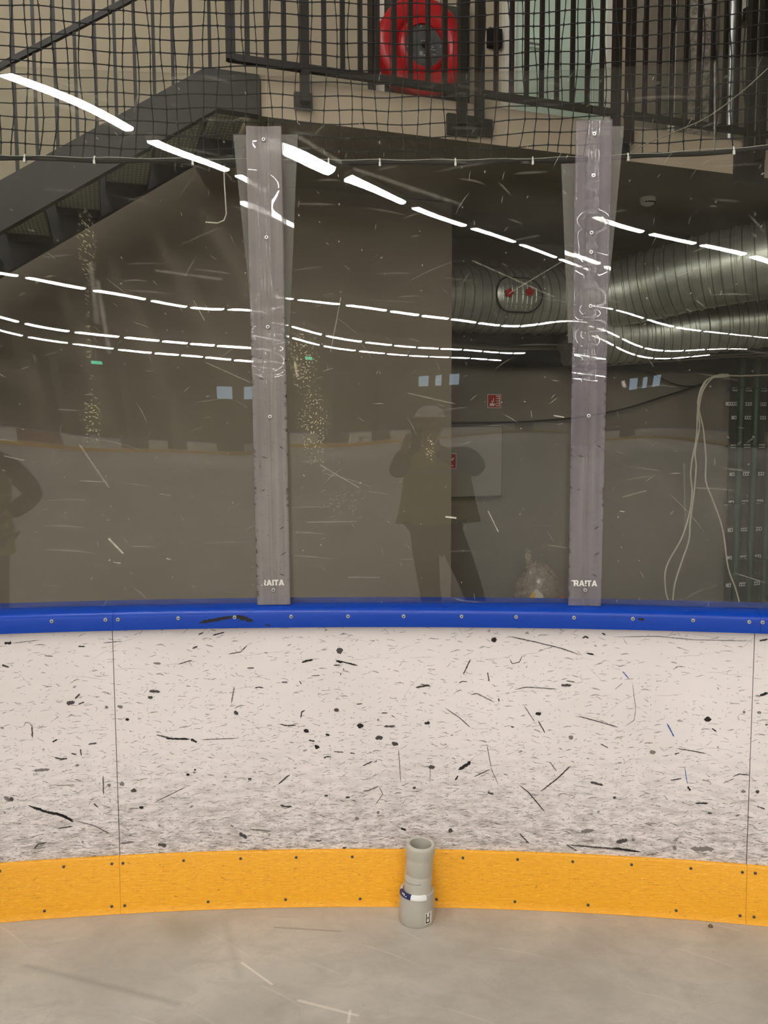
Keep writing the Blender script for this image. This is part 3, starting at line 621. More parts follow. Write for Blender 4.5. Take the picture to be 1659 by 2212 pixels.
for off, ph, txt in OFF:
    k0 = -3 if off > -10 else -1
    for k in range(k0, 24):
        s = ph + PER * k + LEN / 2
        if s < (-2 if off > -10 else 1) or s > 66: continue
        P = TD * s + ND * off
        if P.x < -68 or P.y < -74: continue
        lamp((P.x, P.y, HC), 'white ceiling strip light, mirrored in the panes, in the row ' + txt, 'strip lights in the row ' + txt)
for off in (-.7,):  # unseen extra row, added to light the boards and corner
    for k in range(-1, 14):
        P = TD * (PER * k + .6) + ND * off
        lamp((P.x, P.y, HC), 'added white ceiling strip light overhead, out of view, lighting the boards', 'added strip lights in the unseen overhead row')

# ------------------------------------------------------------------ panes
RBF = {
'L': [15.05, 17.74, -0.95, 10.81, 0.04, 0.07, 0.04, 0, 0.1, 0.16, 0.02, -0.02, 0, 0.23, 0.38, 0.23, 0, 0.2, 0.37, 0, -0.11, -0.02, 0.54, 0.76, 0.44, 0.15, -0.14, -0.08, -0.17, -0.48, -0.39, 0.46, 0.35, -0.11, 0.07, -0.5, -0.6, -0.17, -0.82, -0.86, 0.26, 0.14, -0.41, -0.38, -0.44, -0.34, -0.11, -0.4, -0.32, 0.27, 0.48, 0.14, -0.2, -0.25, -0.21, -0.34, -0.12, 0.18, 0.13, 0.26, 0.2, 0.03, -0.12, -0.08, -0.31, -0.32, 0, 0, -0.03, -0.15, -0.28, -0.41, -0.22, -0.08, 0.02, 0.16, 0.04, -0.09, -0.43, -0.49, -0.43, -0.44, -0.09, 0.43, 0.45, 0.21, 0.24, -0.22, -0.28, 0.1, -0.05, -0.11, 0.23, 0.26, 0.29, 0.55, 0.27, 0.02, 0.23, 0.17, 0, 0.04, 0.05],
'M': [14.24, 7.28, 5.25, 1.33, 0.04, -0.12, -0.25, -0.05, 0, 0, 0.1, 0.09, 0, 0.16, -0.1, -0.57, -0.05, 0, -0.11, 0.34, 0.34, -0.11, -0.03, 0.25, -0.23, 0.12, 0.02, -0.34, 0.36, 0.24, -0.67, -0.43, -0.33, -0.57, -0.37, -0.31, -0.35, 0, -0.3, -0.5, 0.49, -0.36, -0.77, -0.28, -0.42, -0.1, 0, 0.28, 1.41, 0.88, 0.44, 0.13, 0.39, 0.26, 0.37, 0.27, 0.51, 1.47, -0.27, -0.2, -0.24, -0.34, 0.04, 0.3, 0.44, 0.07, 0.09, -1.17, -1.04, -0.28, -0.06, -0.11, -0.12, 0.25, 0.07, -0.15, -0.53, -0.63, -0.04, 0.43, 0.19, -0.08, 0.04, 0.04, -0.03, 0.31, 0.16, 0.06, 0.2, 0.12, 0, 0, 0, 0, 0.23, 0.18, 0.05, 0.03, 0.02, 0, 0, 0, 0],
'R': [10.06, 5.44, -1.57, -0.23, 0.22, 0.2, -0.09, -0.12, -0.12, -0.08, -0.02, 0, 0, 0.3, 0.73, 0, -0.33, -0.51, -0.36, -0.08, 0, 0, -0.9, 0.46, 0.24, -0.24, -0.43, -0.26, -0.04, 0, 0, -0.55, -0.33, -0.24, 0, 0.56, 0.55, 0.17, 0.02, 0, 1.41, 0, -0.17, -0.02, -0.18, -0.02, 0, 0, 0, 0.51, 0.18, 0.76, 0.32, -0.61, -0.57, -0.18, -0.02, 0, -0.02, 0.28, 0.13, -0.16, 0.25, 0.16, 0, 0, 0, 0.05, 0.12, -0.38, -0.49, 0.19, 0.25, 0.05, 0, 0, 0, 0, -0.14, -0.18, 0, 0.05, 0, 0, 0, 0, 0, -0.02, -0.02, 0, 0, 0, 0, 0, 0, 0, 0, 0, 0, 0, 0, 0, 0]}
GSs = [-.56 + 1.12 * i / 8 for i in range(9)]; GZs = [1.6 + 1.35 * i / 10 for i in range(11)]
def warp(key, s, z):                                # the sheet is slightly bowed and wavy
    c = RBF[key]; r = c[0] * (z - 2) + c[1] * s * s + c[2] * s * (z - 2) + c[3] * (z - 2) ** 2; i = 4
    for gz in GZs:
        ez = math.exp(-(z - gz) ** 2 / .045)
        for gs in GSs:
            if c[i]: r += c[i] * ez * math.exp(-(s - gs) ** 2 / .045)
            i += 1
    return r / 1000
ZB, ZT = 1.0935, 2.882
PT = {'L': ('left of the left joint strip', A1 - DA, A1), 'M': ('between the two joint strips', A1, A2), 'R': ('right of the right joint strip', A2, A2 + DA)}
PF = {}
for key, (txt, a0, a1) in PT.items():
    p0, p1 = arc(a0, RG, 0), arc(a1, RG, 0); ex = (p1 - p0).normalized(); ey = Vector((ex.y, -ex.x, 0)); mid = (p0 + p1) / 2; hw = (p1 - p0).length / 2 - .0025
    NX, NZ = 90, 140; fv = []; uv = []
    zz = [ZB + (ZT - ZB) * j / NZ for j in range(NZ + 1)]; ss = [-hw + 2 * hw * i / NX for i in range(NX + 1)]
    gr = [[warp(key, s, z) for s in ss] for z in zz]
    pk = max(max(r[0], r[-1]) for r in gr); pk = max(pk, max(gr[0]))
    for j, z in enumerate(zz):
        for i, s in enumerate(ss): fv.append(mid + ex * s + ey * (gr[j][i] - pk) + Vector((0, 0, z))); uv.append((s, z))
    n1 = NX + 1; N = len(fv)
    bv = [p - ey * .012 for p in fv]
    F1 = [(j * n1 + i, j * n1 + i + 1, (j + 1) * n1 + i + 1, (j + 1) * n1 + i) for j in range(NZ) for i in range(NX)]
    F2 = [tuple(N + k for k in reversed(f)) for f in F1]
    bd = [i for i in range(NX + 1)] + [j * n1 + NX for j in range(1, NZ + 1)] + [NZ * n1 + i for i in range(NX - 1, -1, -1)] + [j * n1 for j in range(NZ - 1, 0, -1)]
    mb = MB(); mb.add(fv + bv, F1 + F2, uv + uv, 0, True)
    mb.add([fv[k] for k in bd] + [bv[k] for k in bd], [(i, i + len(bd), (i + 1) % len(bd) + len(bd), (i + 1) % len(bd)) for i in range(len(bd))], [uv[k] for k in bd] * 2)
    o = mb.build('rink_pane', M_PANE[key], None, mid + Vector((0, 0, ZB)), sharp=False)
    tag(o, 'tall clear scratched plastic rink pane ' + txt, 'rink pane', 'clear panes above the boards')
    PF[key] = (mid, ex, ey, pk, hw)

# ------------------------------------------------------------------ joint strips
def letters(mb, fr, word, h, sp):
    t = .27 * h
    def rect(x0, z0, x1, z1): mb.prism(fr, [(x0, z0), (x1, z0), (x1, z1), (x0, z1)], 0, .0006)
    x = 0
    for ch in word:
        if ch in 'Rr':
            w = .80 * h
            if ch == 'R':
                rect(x, 0, x + t, h)
                mb.prism(fr, [(x + t, h), (x + t, h * .78), (x + .5 * h, h * .78), (x + .56 * h, h), ], 0, .0006)
                mb.prism(fr, [(x + t, h * .36), (x + .5 * h, h * .36), (x + .56 * h, h * .56), (x + t, h * .56)], 0, .0006)
            mb.prism(fr, [(x + .5 * h, h), (x + .66 * h, h * .97), (x + .78 * h, h * .8), (x + .78 * h, h * .55), (x + .68 * h, h * .40), (x + .5 * h, h * .36), (x + .54 * h, h * .6), (x + .54 * h, h * .76)], 0, .0006)
            mb.prism(fr, [(x + .38 * h, h * .38), (x + .66 * h, h * .38), (x + .84 * h, 0), (x + .54 * h, 0)], 0, .0006)
            if ch == 'r': mb.prism(fr, [(x, 0), (x + .18 * h, 0), (x + .18 * h, .12 * h), (x, .12 * h)], 0, .0006)
        elif ch in 'A':
            w = .92 * h
            mb.prism(fr, [(x, 0), (x + .29 * h, 0), (x + .55 * h, h), (x + .33 * h, h)], 0, .0006)
            mb.prism(fr, [(x + .63 * h, 0), (x + .92 * h, 0), (x + .60 * h, h), (x + .38 * h, h)], 0, .0006)
            rect(x + .22 * h, .18 * h, x + .72 * h, .37 * h)
        elif ch in 'I!':
            w = t
            if ch == 'I': rect(x, 0, x + t, h)
            else: rect(x, .34 * h, x + t, h); rect(x, 0, x + t, .2 * h)
        elif ch == 'T':
            w = .72 * h; rect(x, h * .76, x + w, h); rect(x + w / 2 - t / 2, 0, x + w / 2 + t / 2, h)
        x += w + sp
    return x - sp
def strip(key, a, x_off, w_top, w_bot, screws, dimples, word, tx, label):
    c = arc(a, RG, 0); ex = Vector((math.cos(a), -math.sin(a), 0)); ey = Vector((-math.sin(a), -math.cos(a), 0))
    z0, z1 = ZB, 2.715; NX, NZ = 76, 640
    t = thing('pane_joint_strip', label, 'joint strip', tuple(c + Vector((0, 0, z0))), 'plastic strips over the pane joints')
    fr = lambda x, y, z: c + ex * x + ey * y + Vector((0, 0, z))
    def y_at(x, z):
        y = .016
        for dx, dz, am, sg in dimples: y -= am * math.exp(-((x - dx) ** 2 + (z - dz) ** 2) / (2 * sg * sg))
        xn = x * w_bot / (w_bot + (w_top - w_bot) * (z - z0) / (z1 - z0))
        for g in (-.018, -.008, .004, .014): y -= .0010 * math.exp(-((xn - g) / .0024) ** 2)
        return y
    fv = []; uv = []
    for j in range(NZ + 1):
        f = j / NZ; z = z0 + (z1 - z0) * f; w = w_bot + (w_top - w_bot) * f; cx = x_off[0] + (x_off[1] - x_off[0]) * f
        for i in range(NX + 1):
            q = (i / NX - .5) * w; ed = max(0, (abs(i / NX - .5) - .46) / .04)
            fv.append(fr(cx + q, y_at(q, z) - .003 * ed * ed, z)); uv.append((q, z))
    n1 = NX + 1; N = len(fv); bv = []
    for j in range(NZ + 1):
        f = j / NZ; z = z0 + (z1 - z0) * f; w = w_bot + (w_top - w_bot) * f; cx = x_off[0] + (x_off[1] - x_off[0]) * f
        for i in range(NX + 1): bv.append(fr(cx + (i / NX - .5) * w, .004, z))
    F1 = [(j * n1 + i, j * n1 + i + 1, (j + 1) * n1 + i + 1, (j + 1) * n1 + i) for j in range(NZ) for i in range(NX)]
    mb = MB(); mb.add(fv, F1, uv, 0, True)
    bd = [i for i in range(NX + 1)] + [j * n1 + NX for j in range(1, NZ + 1)] + [NZ * n1 + i for i in range(NX - 1, -1, -1)] + [j * n1 for j in range(NZ - 1, 0, -1)]
    mb.add([fv[k] for k in bd] + [bv[k] for k in bd], [(i, i + len(bd), (i + 1) % len(bd) + len(bd), (i + 1) % len(bd)) for i in range(len(bd))], [uv[k] for k in bd] * 2)
    mb.add([bv[0], bv[NX], bv[N - 1], bv[N - n1]], [(3, 2, 1, 0)], [uv[0], uv[NX], uv[N - 1], uv[N - n1]])
    child(mb, 'front_plate', M_STRIP[key], t)
    for z, dx in screws:
        f = (z - z0) / (z1 - z0); cx = x_off[0] + (x_off[1] - x_off[0]) * f
        P = fr(cx + dx, y_at(dx, z) + .001, z); o = screw(t, a, RG, z, .0072)
        o.location = P - Vector(t['wl'])
    mb = MB(); cx = x_off[0]
    fr2 = lambda x, y, z: fr(x + cx + tx, .0165 + y, z + 1.162)
    letters(mb, fr2, word, .0205, .0012)
    if word[0] == 'R': mb.prism(fr2, [(-.012, .0175), (0, .016), (0, .0205), (-.004, .0205)], 0, .0006)
    child(mb, 'lettering', M_WHITE, t, 'white block lettering')
    return t, fr
tA, frA = strip('A', A1, (-.0000, -.0090), .119, .1165, [(2.674, -.0015), (2.351, .002), (2.055, -.001), (1.750, .001), (1.146, .000)],
    [(0, 2.674, .012, .034), (0, 2.055, .011, .030), (0, 2.58, -.004, .045), (-.002, 2.125, .006, .020), (0, 1.97, .004, .03)], 'rAITA', -.042, 'cloudy grey plastic strip over the left pane joint, with worn white lettering at its foot')
tB, frB = strip('B', A2, (0.0014, .0050), .118, .112, [(2.670, 0), (2.537, 0), (2.355, -.001), (2.292, -.001), (2.114, 0), (1.747, 0), (1.149, 0)],
    [(0, 2.355, .011, .028), (.002, 2.292, .010, .026), (0, 2.114, .009, .026), (0, 2.03, .008, .024), (0, 2.67, .001, .03)], 'RA!TA', -.039, 'clear lilac plastic strip over the right pane joint, with white lettering at its foot')
for tt, fr, pol in ((tA, frA, [(-.121, 2.711), (.100, 2.713), (.060, 2.0), (-.060, 2.0)]), (tB, frB, [(-.093, 2.60), (-.093, 2.601), (.0, 2.601), (.0, 2.717), (.113, 2.717), (.060, 2.0), (-.060, 2.0)])):
    mb = MB(); mb.prism(lambda x, y, z: fr(x, y - .06, z), pol, 0, .006); child(mb, 'back_plate', M_BACKP, tt, 'wide clear plate behind the joint, narrowing downwards')

# ------------------------------------------------------------------ safety net
def net_pt(i, j, na, nz):
    a = -.235 + .51 * i / na; z = 2.647 + .0452 * j
    x = .006 * math.sin(i * .9 + j * .35) + .004 * math.sin(i * 2.3 - j * .8 + 1)
    dz = .005 * math.sin(i * .31 + 2) + .003 * math.sin(i * 1.1 + j) - .010 * math.exp(-((a + .004) / .03) ** 2)
    if j < 3: x += (3 - j) * .005 * math.sin(i * .17 + 1)
    r = 8.365 + .015 * math.sin(i * .13) + .006 * math.sin(j * .4 + i * .05)
    return arc(a + x / 8.3, r, z + (dz if j else 0))
NA, NZ_ = 92, 34
t = thing('safety_net', 'black square mesh safety net hanging behind the panes', 'net', tuple(arc(0, 8.365, 2.647)))
mb = MB()
for i in range(NA + 1): mb.tube([net_pt(i, j, NA, NZ_) for j in range(NZ_ + 1)], .0021, 4, 0, False)
for j in range(1, NZ_ + 1): mb.tube([net_pt(i, j, NA, NZ_) for i in range(NA + 1)], .0021, 4, 0, False)
for i in range(NA + 1):
    for j in range(1, NZ_):
        p = net_pt(i, j, NA, NZ_); mb.tube([p - Vector((0, 0, .004)), p + Vector((0, 0, .004))], .0038, 4, 0, True)
child(mb, 'mesh', M_NET, t)
mb = MB(); mb.tube([net_pt(i, 0, NA, NZ_) + Vector((0, 0, .003 * math.sin(i * .7))) for i in range(NA + 1)], .0085, 8); child(mb, 'border_rope', M_ROPE, t, 'thick dark border rope along the net foot')
mb = MB(); mb.tube([net_pt(i, 0, NA, NZ_) + arc(0, 1, 0) * 0 + Vector((0, -.009, .006 + .002 * math.sin(i * 1.3))) for i in range(NA + 1)], .0014, 6); child(mb, 'wire', M_HOUS, t, 'thin bright steel wire')
tie_me = None
for u in (75, 210, 415, 690, 808, 985, 1158, 1365, 1587):
    a, z = on_arc(u, 345, 8.36); i = min(NA, max(0, round((a + .235) / .51 * NA))); P = net_pt(i, 0, NA, NZ_)
    if tie_me is None:
        mb = MB(); mb.tube([(0, .012 * math.cos(q), .012 * math.sin(q)) for q in [k * PI / 5 for k in range(10)]], .0028, 6, 0, False, True, True); mb.box(wfr, -.0035, .0035, -.016, -.008, -.017, -.004)
        o = mb.build('cable_tie', M_WHITE); tie_me = o.data
    else: o = bpy.data.objects.new('cable_tie', tie_me); COL.objects.link(o)
    o.location = P - Vector(t['wl']); o.rotation_euler = (0, 0, -a); o.parent = t; o['label'] = 'white plastic cable tie'
pts = [(484, 373), (485, 400), (487, 430), (489, 462), (484, 476), (470, 482), (444, 480)]
mb = MB(); mb.tube([arc(*(lambda q: (q[0], 8.36, q[1]))(on_arc(u, v, 8.36))) for u, v in pts], .0025, 6)
a0, z0 = on_arc(484, 373, 8.36); mb.tube([arc(a0, 8.36, z0), arc(a0, 8.362, 2.645)], .0025, 6)
tag(mb.build('loose_string', M_CORD, None, arc(a0, 8.36, z0)), 'thin white string dangling from the net rope left of the left strip', 'string')

pts = [(1362, 330), (1400, 309), (1460, 284), (1530, 252), (1600, 200), (1640, 165), (1720, 90)]
mb = MB(); mb.tube(smooth_path([arc(*(lambda q: (q[0], 8.33, q[1]))(on_arc(u, v, 8.33))) for u, v in pts], 4), .0018, 6)
tag(mb.build('stay_wire', M_OUT, None, arc(.13, 8.33, 2.7)), 'thin grey wire rising to the right across the net', 'wire')

# ------------------------------------------------------------------ stairs
SL = .664
t = thing('staircase', 'dark steel staircase with perforated treads going up to the balcony', 'stairs', tuple(bl(-.02, .45, 3.7)))
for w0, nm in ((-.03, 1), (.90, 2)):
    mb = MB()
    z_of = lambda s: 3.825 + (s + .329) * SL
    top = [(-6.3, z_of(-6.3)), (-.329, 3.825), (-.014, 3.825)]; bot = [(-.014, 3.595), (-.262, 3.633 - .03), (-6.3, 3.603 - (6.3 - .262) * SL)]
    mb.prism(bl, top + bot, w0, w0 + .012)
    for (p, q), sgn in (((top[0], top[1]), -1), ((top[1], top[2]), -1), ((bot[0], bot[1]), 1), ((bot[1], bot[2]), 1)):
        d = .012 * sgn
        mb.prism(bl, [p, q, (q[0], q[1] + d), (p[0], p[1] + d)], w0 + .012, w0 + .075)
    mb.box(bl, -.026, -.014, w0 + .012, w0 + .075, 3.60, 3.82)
    child(mb, 'stringer', M_STEEL if nm == 1 else pm('shaded_steel', (24, 23, 20), .6), t)  # far stringer: the shade under the stairs is put into its near-black colour
for k in range(18):
    s1, s0 = -.318 - .3045 * k, -.318 - .3045 * k - .272; z = 3.586 - .1905 * k + .0
    mb = MB()
    mb.add([bl(s0, .0, z), bl(s1, .0, z), bl(s1, .88, z), bl(s0, .88, z), bl(s0, .0, z - .004), bl(s1, .0, z - .004), bl(s1, .88, z - .004), bl(s0, .88, z - .004)],
           [(0, 1, 2, 3), (7, 6, 5, 4), (0, 4, 5, 1), (1, 5, 6, 2), (2, 6, 7, 3), (3, 7, 4, 0)], [(s0, 0), (s1, 0), (s1, .88), (s0, .88)] * 2)
    mb.box(bl, s0, s0 + .004, 0, .88, z - .045, z - .004, 1); mb.box(bl, s1 - .004, s1, 0, .88, z - .045, z - .004, 1); mb.box(bl, s0, s1, .872, .879, z - .05, z - .004, 1)
    child(mb, 'tread', [M_TREAD, M_STEEL], t)
mb = MB(); mb.add([bl(-.30, .0, 3.76), bl(-.02, .0, 3.76), bl(-.02, 1.29, 3.76), bl(-.30, 1.29, 3.76), bl(-.30, .0, 3.755), bl(-.02, .0, 3.755), bl(-.02, 1.29, 3.755), bl(-.30, 1.29, 3.755)],
       [(0, 1, 2, 3), (7, 6, 5, 4), (0, 4, 5, 1), (1, 5, 6, 2), (2, 6, 7, 3), (3, 7, 4, 0)], [(0, 0), (.28, 0), (.28, 1.29), (0, 1.29)] * 2)
child(mb, 'landing_grate', M_TREAD, t)
r = thing('stair_railing', 'dark steel stair railing with upright bars and sloping rails', 'railing', tuple(bl(-1, 0, 3.2)))
mb = MB()
def srail(ds, s0, s1, hw): mb.prism(bl, [(s0, z_of(s0) + ds - hw), (s1, z_of(s1) + ds - hw), (s1, z_of(s1) + ds + hw), (s0, z_of(s0) + ds + hw)], -.033, .002)
srail(.585, -6.0, -.33, .017); child(mb, 'lower_rail', M_STEELD, r)
mb = MB(); srail(1.14, -6.0, -.33, .022); child(mb, 'handrail', M_STEELD, r)
for i in range(53):
    s = -.30 - .1055 * i
    if s < -5.8: break
    mb = MB(); zt = min(z_of(s), 3.825) ; mb.box(bl, s - .009, s + .009, -.024, -.006, zt - (.03 if i else 0), z_of(s) + 1.12); child(mb, 'baluster', M_STEELD, r)

# ------------------------------------------------------------------ balcony railings
def railing(s0, s1, posts, bals, brackets, label):
    t = thing('balcony_railing', label, 'railing', tuple(bl(s0, -.06, 3.88)), 'steel railing sections along the balcony')
    mb = MB(); mb.box(bl, s0, s1, -.075, -.035, 3.865, 3.905); child(mb, 'bottom_rail', M_STEELD, t)
    mb = MB(); mb.box(bl, s0, s1, -.080, -.030, 4.98, 5.02); child(mb, 'handrail', M_STEELD, t)
    for s, lowz in posts:
        mb = MB(); mb.box(bl, s - .025, s + .025, -.082, -.032, lowz, 4.98); child(mb, 'post', M_STEELD, t)
    for s in bals:
        mb = MB(); mb.box(bl, s - .0135, s + .0135, -.066, -.044, 3.905, 4.98); child(mb, 'baluster', M_STEELD, t)
    for s, hw, za, zb in brackets:
        mb = MB(); mb.box(bl, s - hw, s + hw, -.030, -.001, za, zb)
        for q in (-.6, .6):
            P = bl(s + hw * q, -.033, (za + zb) / 2); mb.tube([P, P + BN * .006], .009, 6)
        child(mb, 'base_plate', M_STEELD, t)
railing(-.20, 1.305, [(-.186, 3.87), (.253, 3.69), (1.283, 3.68)], [-.088, .025, .130, .375, .491, .602, .712, .823, .930, 1.047, 1.163], [(.252, .055, 3.662, 3.757), (1.30, .105, 3.625, 3.752)], 'dark steel balcony railing section in front of the red hose reel')
railing(1.375, 2.43, [(1.403, 3.68), (2.424, 3.68)], [1.520, 1.632, 1.741, 1.852, 1.966, 2.083, 2.199, 2.310], [(1.46, .0525, 3.64, 3.745), (2.452, .11, 3.60, 3.74)], 'dark steel balcony railing section in front of the pale green door')
railing(2.50, 3.57, [(2.534, 3.69), (3.553, 3.66)], [2.655, 2.769, 2.875, 2.991, 3.100, 3.218, 3.326, 3.434], [(3.60, .13, 3.545, 3.755)], 'dark steel balcony railing section in front of the rough grey column')
railing(3.62, 4.70, [(3.662, 3.70), (4.68, 3.70)], [3.76 + .112 * i for i in range(8)], [(4.69, .09, 3.60, 3.75)], 'dark steel balcony railing section cut off by the right edge')
t = thing('card_reader', 'small black lock box on the wall left of the green door', 'lock box', tuple(bl(2.15, 1.27, 4.92)))
mb = MB(); mb.box(bl, 2.10, 2.215, 1.245, 1.299, 4.85, 4.99); child(mb, 'housing', M_INS, t)
mb = MB(); mb.box(bl, 2.135, 2.18, 1.236, 1.245, 4.90, 4.96); child(mb, 'keypad', M_STEEL, t)

# hose reel in its cabinet
cs, cz, cw = 1.482, 4.70, 1.10
t = thing('hose_cabinet', 'dark open wall cabinet holding the red hose reel', 'cabinet', tuple(bl(cs, 1.28, 4.4)))
mb = MB(); mb.box(bl, cs - .395, cs + .395, 1.284, 1.299, 4.31, 5.12); child(mb, 'back_sheet', M_DARK, t)
for a, b, c, d in ((cs - .405, cs - .387, 4.27, 5.14), (cs + .387, cs + .405, 4.27, 5.14)):
    mb = MB(); mb.box(bl, a, b, 1.16, 1.284, c, d); child(mb, 'side_frame', M_STEELD, t)
mb = MB(); mb.box(bl, cs - .387, cs + .387, 1.16, 1.284, 4.27, 4.29); child(mb, 'bottom_frame', M_STEELD, t)
rr = thing('hose_reel', 'big round red fire hose reel with grey hub behind the railing', 'hose reel', tuple(bl(cs, cw, cz)))
frr = lambda x, y, h: bl(cs + x, cw + .06 - h, cz + y)
mb = MB(); mb.lathe(frr, [(.155, .045), (.158, .058), (.166, .058), (.19, .046), (.200, .034), (.212, .034), (.222, .046), (.26, .058), (.33, .056), (.362, .042), (.369, .030), (.369, -.10), (.35, -.115), (.12, -.115)], 72); child(mb, 'reel_disc', M_RED, rr)
mb = MB(); mb.lathe(frr, [(.0, .040), (.022, .040), (.024, .050), (.032, .050), (.034, .044), (.155, .044), (.157, .03)], 48); child(mb, 'hub_plate', M_GREYHUB, rr)
mb = MB(); mb.lathe(frr, [(0, .0465), (.024, .0515)], 20); child(mb, 'hub_bore', M_INK, rr)
mb = MB()
for x, y, w_, h_ in ((-.03, .035, .055, .004), (-.03, .025, .055, .004), (-.04, -.06, .03, .03), (-.005, -.07, .04, .012), (.055, -.02, .04, .01), (.06, .0, .02, .012), (.07, -.055, .03, .008), (.05, -.085, .006, .05), (.05, .03, .03, .006)): mb.box(lambda a, b, c: bl(cs + a, cw + .06 - b, cz + c), x, x + w_, .0435, .0450, y - h_ / 2, y + h_ / 2)
child(mb, 'instruction_print', M_SCREW, rr)
for an in (100, 190, 285, 5):
    x, y = .138 * math.cos(math.radians(an)), .138 * math.sin(math.radians(an))
    mb = MB(); mb.lathe(lambda a, b, h: frr(a + x, b + y, h), [(0, .056), (.006, .055), (.010, .050), (.010, .044)], 10); child(mb, 'hub_bolt', M_SCREW, rr)
# door and walls of the balcony
d = thing('door_1', 'pale green balcony door in a white frame', 'door', tuple(bl(2.75, 1.25, 3.84))); d['kind'] = 'structure'
mb = MB(); mb.box(bl, 2.34, 3.20, 1.262, 1.299, 3.85, 5.95); child(mb, 'door_leaf', M_DOOR, d)
mb = MB(); mb.box(bl, 2.235, 2.34, 1.24, 1.299, 3.84, 6.05); mb.box(bl, 3.20, 3.30, 1.24, 1.299, 3.84, 6.05); mb.box(bl, 2.34, 3.20, 1.24, 1.299, 5.95, 6.05); child(mb, 'door_frame', M_FRAME, d)
mb = MB(); mb.tube([bl(2.43, 1.262, 4.9), bl(2.43, 1.21, 4.9), bl(2.55, 1.21, 4.9)], .01, 8); child(mb, 'door_handle', M_SCREW, d)
mb = MB(); mb.box(bl, 3.42, 5.6, 1.22, 1.3, 3.84, HC + .1); struct(mb.build('wall_side', pm('side_wall_paint', (150, 140, 122), .8)), 'taupe wall section right of the green door')
mb = MB(); mb.tube([bl(3.66, .62, 3.84), bl(3.66, .62, HC + .1)], .135, 28); struct(mb.build('wall_pillar', M_GRAN), 'rough grey concrete column on the balcony')
mb = MB(); mb.tube([bl(3.47, .72, 3.84), bl(3.47, .72, HC + .1)], .026, 12); tag(mb.build('riser_pipe', M_FRAME, None, bl(3.47, .72, 3.84)), 'pale vertical pipe left of the rough grey column', 'pipe')
mb = MB(); mb.tube([bl(3.875, .52, 3.84), bl(3.875, .52, HC + .1)], .035, 14); tag(mb.build('riser_pipe', M_SCREW, None, bl(3.875, .52, 3.84)), 'grey metal vertical pipe right of the rough grey column', 'pipe')
t = thing('wall_switch', 'small box high on the pale wall by the right railing posts', 'switch box', tuple(bl(4.36, 1.2, 5.2)))
mb = MB(); s_, z_ = on_w(1604, 20, 1.20); mb.box(bl, s_ - .06, s_ + .06, 1.15, 1.219, z_ - .08, z_ + .06); child(mb, 'housing', M_FRAME, t)
mb = MB(); mb.box(bl, s_ - .04, s_ + .04, 1.10, 1.15, z_ - .12, z_ - .03); child(mb, 'socket', M_STEEL, t)
t = thing('smoke_detector', 'small white smoke detector under the balcony slab', 'smoke detector', tuple(bl(3.25, .74, 3.6)))
mb = MB(); fr = lambda x, y, h: bl(3.25 + x, .70 + y, 3.6 - h); mb.lathe(fr, [(.062, 0), (.062, .018), (.055, .045), (.03, .062), (0, .064)], 28); child(mb, 'housing', M_WHITE, t)
for q in range(6):
    an = -2.4 + q * .35; mb = MB(); c = (3.25 + .052 * math.cos(an), .70 + .052 * math.sin(an)); mb.box(lambda x, y, z: bl(c[0] + x, c[1] + y, 3.6 - z), -.008, .008, -.008, .008, .036, .046); child(mb, 'vent_slot', M_INK, t)

# ------------------------------------------------------------------ ventilation ducts
def duct(name, label, ctrl, rads, n):
    path = smooth_path([bl(*c) for c in ctrl], n); m = len(path); R = []; pth = []; acc = 0; nxt = .06
    rr = lambda i: (lambda f: rads[int(f)] + (rads[min(len(rads) - 1, int(f) + 1)] - rads[int(f)]) * (f - int(f)))(i / (m - 1) * (len(rads) - 1))
    for i, p in enumerate(path):
        if i: acc += (p - path[i - 1]).length
        pth.append(p); R.append(rr(i))
        if i and i < m - 1 and acc > nxt:
            d = (path[i + 1] - p).normalized()
            for o, dr in ((.004, .0), (.008, .013), (.018, .013), (.022, 0)): pth.append(p + d * o); R.append(rr(i) + dr)
            nxt = acc + .095
    t = thing(name, label, 'air duct', tuple(path[0]), 'round sheet metal ducts under the balcony')
    mb = MB(); mb.tube(pth, R, 48); o = child(mb, 'duct_shell', M_DUCT, t); return t
dA = duct('air_duct', 'ribbed round sheet metal duct with an oval hatch, bending towards the right', [(.2, 1.98, 2.98), (1.9, 1.98, 2.96), (3.2, 1.96, 2.98), (3.75, 1.72, 3.05), (4.25, 1.15, 3.17), (4.9, .58, 3.24), (6.0, .40, 3.25), (7.5, .38, 3.25)], [.295, .295, .30, .31, .325, .335, .34, .34], 28)
dB = duct('air_duct', 'lower ribbed sheet metal duct passing under the bend at the right', [(3.3, 2.02, 2.62), (4.1, 1.85, 2.68), (4.8, 1.55, 2.78), (5.6, 1.25, 2.86), (6.6, 1.15, 2.90), (8.0, 1.15, 2.92)], [.24, .25, .26, .27, .27, .27], 24)
